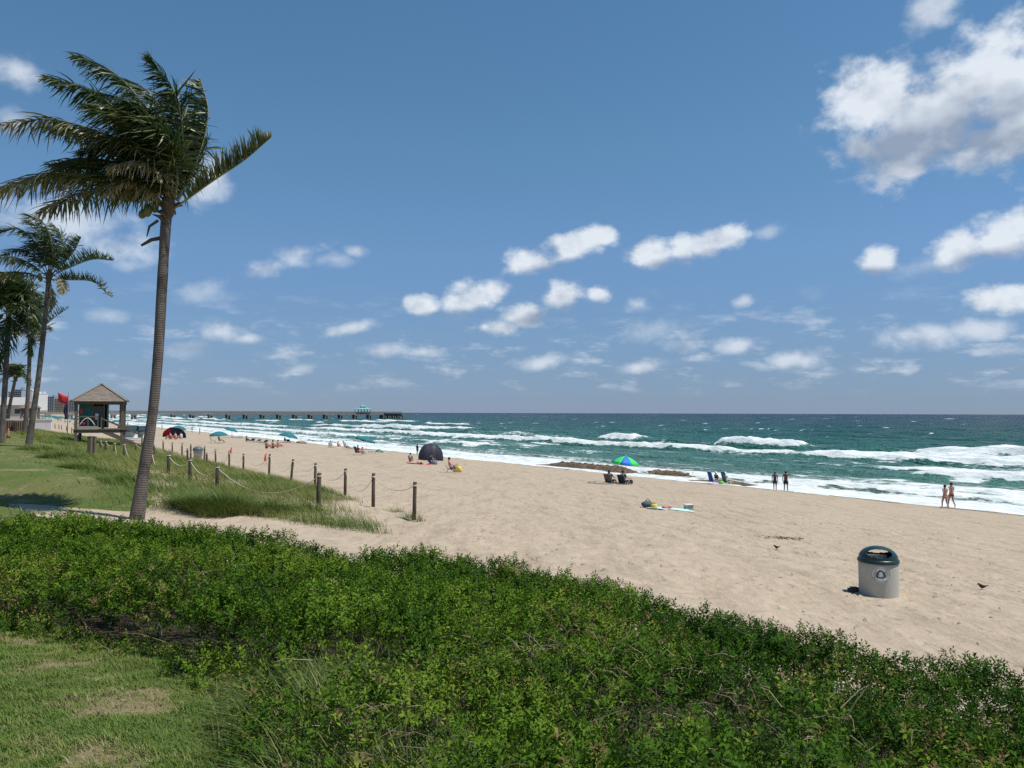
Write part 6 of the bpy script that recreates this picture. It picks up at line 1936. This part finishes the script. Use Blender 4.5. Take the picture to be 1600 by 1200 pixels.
for i, (x_, y_) in enumerate(spots):
    p = Vector((x_, y_, gz(x_, y_)))
    k = i % 5
    if k in (0, 2): place(far_u, 'u', p, r.uniform(0, 6), 'teal umbrella among many in the distant crowd below the pier', 'distant teal umbrellas')
    elif k == 1: place(far_l, 'l', p, SEAW + r.uniform(-.5, .5), 'lounger among many in the distant crowd below the pier', 'distant loungers')
    elif k == 3:
        j = (i // 5) % 2
        place(far_p[j], 'p%d' % j, p, r.uniform(0, 6), 'bather among many in the distant crowd below the pier', 'distant bathers')
    else: place(far_s, 's', p, r.uniform(0, 6), 'sunbather sitting among many in the distant crowd below the pier', 'distant sunbathers')
for o in far_p: o['group'] = 'distant bathers'

# ================================================================== PIER
P0 = Vector((-339.3, 690, 0)); STEP = Vector((13.2, 10.1, 0)); dirp = STEP.normalized(); sidep = Vector((-dirp.y, dirp.x, 0))
pier = thing('fishing_pier', 'long fishing pier on concrete bents reaching out to sea with a green roofed shelter', 'pier', P0)
A0 = -STEP * 7.0; A1 = STEP * 16.35; DZ = 6.1; HW = 3.2
MB().beam(A0 + Vector((0, 0, DZ)), A1 + Vector((0, 0, DZ)), HW * 2, .5).build('deck', CONC, pier)
for s in (-1, 1):
    MB().beam(A0 + sidep * s * (HW - .2) + Vector((0, 0, DZ - .75)), A1 + sidep * s * (HW - .2) + Vector((0, 0, DZ - 1.15)), .6, 1.8).build('girder', CONC, pier)
    rl = [.55, 1.0, 1.35]
    for z in rl:
        MB().beam(A0 + sidep * s * HW + Vector((0, 0, DZ + z)), A1 + sidep * s * HW + Vector((0, 0, DZ + z)), .14, .22).build('rail', WOOD, pier)
    n_ = 150
    pm = None
    for k in range(n_):
        q = A0.lerp(A1, (k + .5) / n_) + sidep * s * HW + Vector((0, 0, DZ + .8))
        if pm is None: pm = MB().box((0, 0, 0), (.2, .2, 1.2)).mesh('rail_post', WOOD)
        link('rail_post', pm, pier, q)
rotp = math.atan2(dirp.y, dirp.x)
capm = MB().box((0, 0, DZ - 2.3), (4.2, HW * 2 + .6, 1.0)).mesh('bent_cap', CONC)
pilem = MB().beam((-.9, 0, 4.2), (-1.9, 0, -2.5), 1.0).beam((.9, 0, 4.2), (1.9, 0, -2.5), 1.0).mesh('pile', CONC)
for i in list(range(-6, 15)):
    q = STEP * i
    c_ = link('bent_cap', capm, pier, q); c_.rotation_euler[2] = rotp
    for s in (-1, -.33, .33, 1):
        for e in (0,):
            o = link('pile', pilem, c_, Vector((0, s * (HW - .4), 0)))
for i in (15.0, 15.35, 15.7, 16.05, 16.3):
    q = STEP * i
    c_ = link('bent_cap', capm, pier, q); c_.rotation_euler[2] = rotp
    for s in (-1.6, -.8, 0, .8, 1.6):
        link('pile', pilem, c_, Vector((0, s * (HW - .4), 0)))
MB().box(tuple(STEP * 15.65 + Vector((0, 0, DZ - .1))), (22, 12, .5), (0, 0, rotp)).build('end_platform', CONC, pier)
# shelter
sc_ = STEP * 13.55 + Vector((0, 0, DZ + .25))
shl = thing('shelter', None, None); shl.parent = pier; shl.location = sc_; shl.rotation_euler[2] = rotp
TEALR = mat('green_metal_roof', (0.16, 0.42, 0.37), .5, .1, .5)
def hip_roof(w, d, w2, d2, z0, z1):
    vs = [(-w, -d, z0), (w, -d, z0), (w, d, z0), (-w, d, z0), (-w2, -d2, z1), (w2, -d2, z1), (w2, d2, z1), (-w2, d2, z1)]
    return MB().add(vs, [(3, 2, 1, 0), (4, 5, 6, 7), (0, 1, 5, 4), (1, 2, 6, 5), (2, 3, 7, 6), (3, 0, 4, 7)])
hip_roof(8.2, 5.2, 2.9, 2.0, 4.0, 5.6).build('lower_roof', TEALR, shl)
MB().box((0, 0, 6.1), (5.2, 3.6, 1.1)).build('lantern', GLASSD, shl)
hip_roof(3.6, 2.6, .7, .4, 6.65, 8.0).build('upper_roof', TEALR, shl)
MB().tube([(0, 0, 7.9), (0, 0, 9.4)], .12, 6).build('mast', WHITE, shl)
for x_ in (-7, -3.5, 0, 3.5, 7):
    for y_ in (-4.2, 4.2):
        MB().box((x_, y_, 2.0), (.35, .35, 4.1)).build('column', WOOD, shl)
# house at the landward end of the pier
pb = thing('pier_building', 'long low beige building at the landward end of the pier', 'building', tuple(P0 - STEP * 8.6), rotp)
MB().box((0, 0, 4.6), (40, 14, 9.6)).build('wall', STUCCOB, pb)
MB().box((0, 0, 9.55), (43, 17, .5)).build('roof', mat('brown_roof', (0.26, 0.20, 0.17), .9, .2, .3), pb)
wm = MB().box((0, 0, 0), (2.2, .3, 1.6)).mesh('window', GLASSD)
for k in range(10):
    link('window', wm, pb, Vector((-17.5 + k * 3.9, -7.05, 6.8)))

# ================================================================== FAR BUILDINGS
def tower(x0, x1, ytop, Y, m, floors, bays, label, style='window', d=26):
    a_, b_ = at_y(x0, 640, Y), at_y(x1, 640, Y)
    top = at_y((x0 + x1) / 2, ytop, Y).z
    w = b_.x - a_.x
    root = thing('apartment_tower', label, 'building', ((a_.x + b_.x) / 2, Y, 0), 0, 'towers up the coast')
    MB().box((0, d / 2, top / 2 - 1), (w, d, top + 2)).build('wall', m, root)
    MB().box((0, d / 2, top + .3), (w + .8, d + .8, .7)).build('parapet', m, root)
    MB().box((w * .15, d / 2, top + 2), (w * .3, d * .4, 3)).build('roof_house', m, root)
    fh = (top - 3) / floors; bw = w / bays
    wm_ = MB().box((0, 0, 0), (bw * .62, .5, fh * .52)).mesh('window', GLASSD)
    sl = MB().box((0, 0, 0), (w * .96, 1.8, .35)).mesh('balcony', m)
    for f in range(floors):
        z = 3 + fh * (f + .5)
        if style == 'balcony':
            link('balcony', sl, root, Vector((0, -.9, z - fh * .42)))
        for b in range(bays):
            link('window', wm_, root, Vector((-w / 2 + bw * (b + .5), -.05, z)))
    return root
tower(12, 20, 612, 1150, STUCCO, 11, 2, 'narrow white tower block left of the dark glazed one', d=18)
tower(20, 33, 609, 1150, STUCCOG, 12, 4, 'dark glazed tower block in the row up the coast', 'balcony')
tower(33.5, 43, 611, 1180, STUCCO, 12, 3, 'white balconied tower block right of the dark glazed one', 'balcony')
tower(43.5, 56, 615, 1200, STUCCO, 10, 4, 'wider lower white block behind the second palm trunk', 'balcony')
tower(61, 66, 615, 1230, STUCCO, 10, 1, 'slim white tower just right of the second palm trunk', d=14)
tower(71, 84, 620, 1650, STUCCOG, 11, 4, 'grey block, leftmost of the group behind the red flag')
tower(84.5, 100, 623, 1600, STUCCOB, 9, 5, 'beige block in the middle of the group behind the red flag', 'balcony')
tower(101, 118, 626, 1600, STUCCOG, 8, 5, 'low grey block partly behind the lifeguard hut')
# beach house on the left
bh_ = thing('beach_house', 'low pale beach building with pitched roof seen between palm trunks', 'building', tuple(on_ground(18, 210)), .3)
MB().box((0, 0, 1.9), (9, 7, 3.8)).build('wall', STUCCOB, bh_)
MB().add([(-5.2, -4.2, 3.8), (5.2, -4.2, 3.8), (5.2, 4.2, 3.8), (-5.2, 4.2, 3.8), (-3.2, 0, 6.0), (3.2, 0, 6.0)], [(3, 2, 1, 0), (0, 1, 5, 4), (2, 3, 4, 5), (1, 2, 5), (3, 0, 4)]).build('roof', mat('pale_roof', (0.36, 0.35, 0.33), .8, .1, .6), bh_)
for x_ in (-2.8, -.4, 2.4):
    f_ = MB().box((x_, -3.52, 2.1), (1.3, .08, 1.3)).build('window', GLASSD, bh_)
    MB().box((x_, -3.56, 1.4), (1.5, .14, .1)).build('sill', STUCCO, f_)
# low wall, two brown planters and a cone near the lawn
lw0 = on_ground(26, 84)
wall_ = MB().box((0, 0, .35), (7.0, .3, 1.1)).box((0, 0, .94), (7.2, .42, .1)).build('garden_wall', STUCCO, None, (lw0.x, lw0.y, lw0.z))
wall_.rotation_euler = (0, 0, .2)
tag(wall_, 'low white garden wall beyond the palms', 'wall')
for px, lab in ((12, 'brown slatted litter barrel in front of the low white wall, left one'), (29, 'brown slatted litter barrel in front of the low white wall, right one')):
    p = on_ground(px, 68)
    root = thing('slatted_barrel', lab, 'barrel', p, 0, 'brown slatted barrels')
    MB().lathe([(.36, 0), (.36, .9), (.33, .92)], 16).build('drum', mat('dark_drum', (0.05, 0.04, 0.035), .8, .2, 4), root)
    sm = MB().box((0, 0, 0), (.1, .04, .92)).mesh('slat', mat('brown_slat', (0.13, 0.085, 0.06), .85, .3, 5))
    for k in range(16):
        w = k * math.pi / 8
        s = link('slat', sm, root, Vector((.39 * math.cos(w), .39 * math.sin(w), .48))); s.rotation_euler[2] = w + math.pi / 2
p = on_ground(14, 52)
cone = thing('traffic_cone', 'faded orange cone standing on the lawn between two palm trunks', 'cone', p)
MB().lathe([(.15, .04), (.10, .3), (.05, .62), (.03, .7)], 16).build('cone_body', mat('faded_orange', (0.42, 0.17, 0.10), .7, .15, 5), cone)
MB().box((0, 0, .02), (.4, .4, .05)).build('base', mat('faded_orange', (0.42, 0.17, 0.10)), cone)
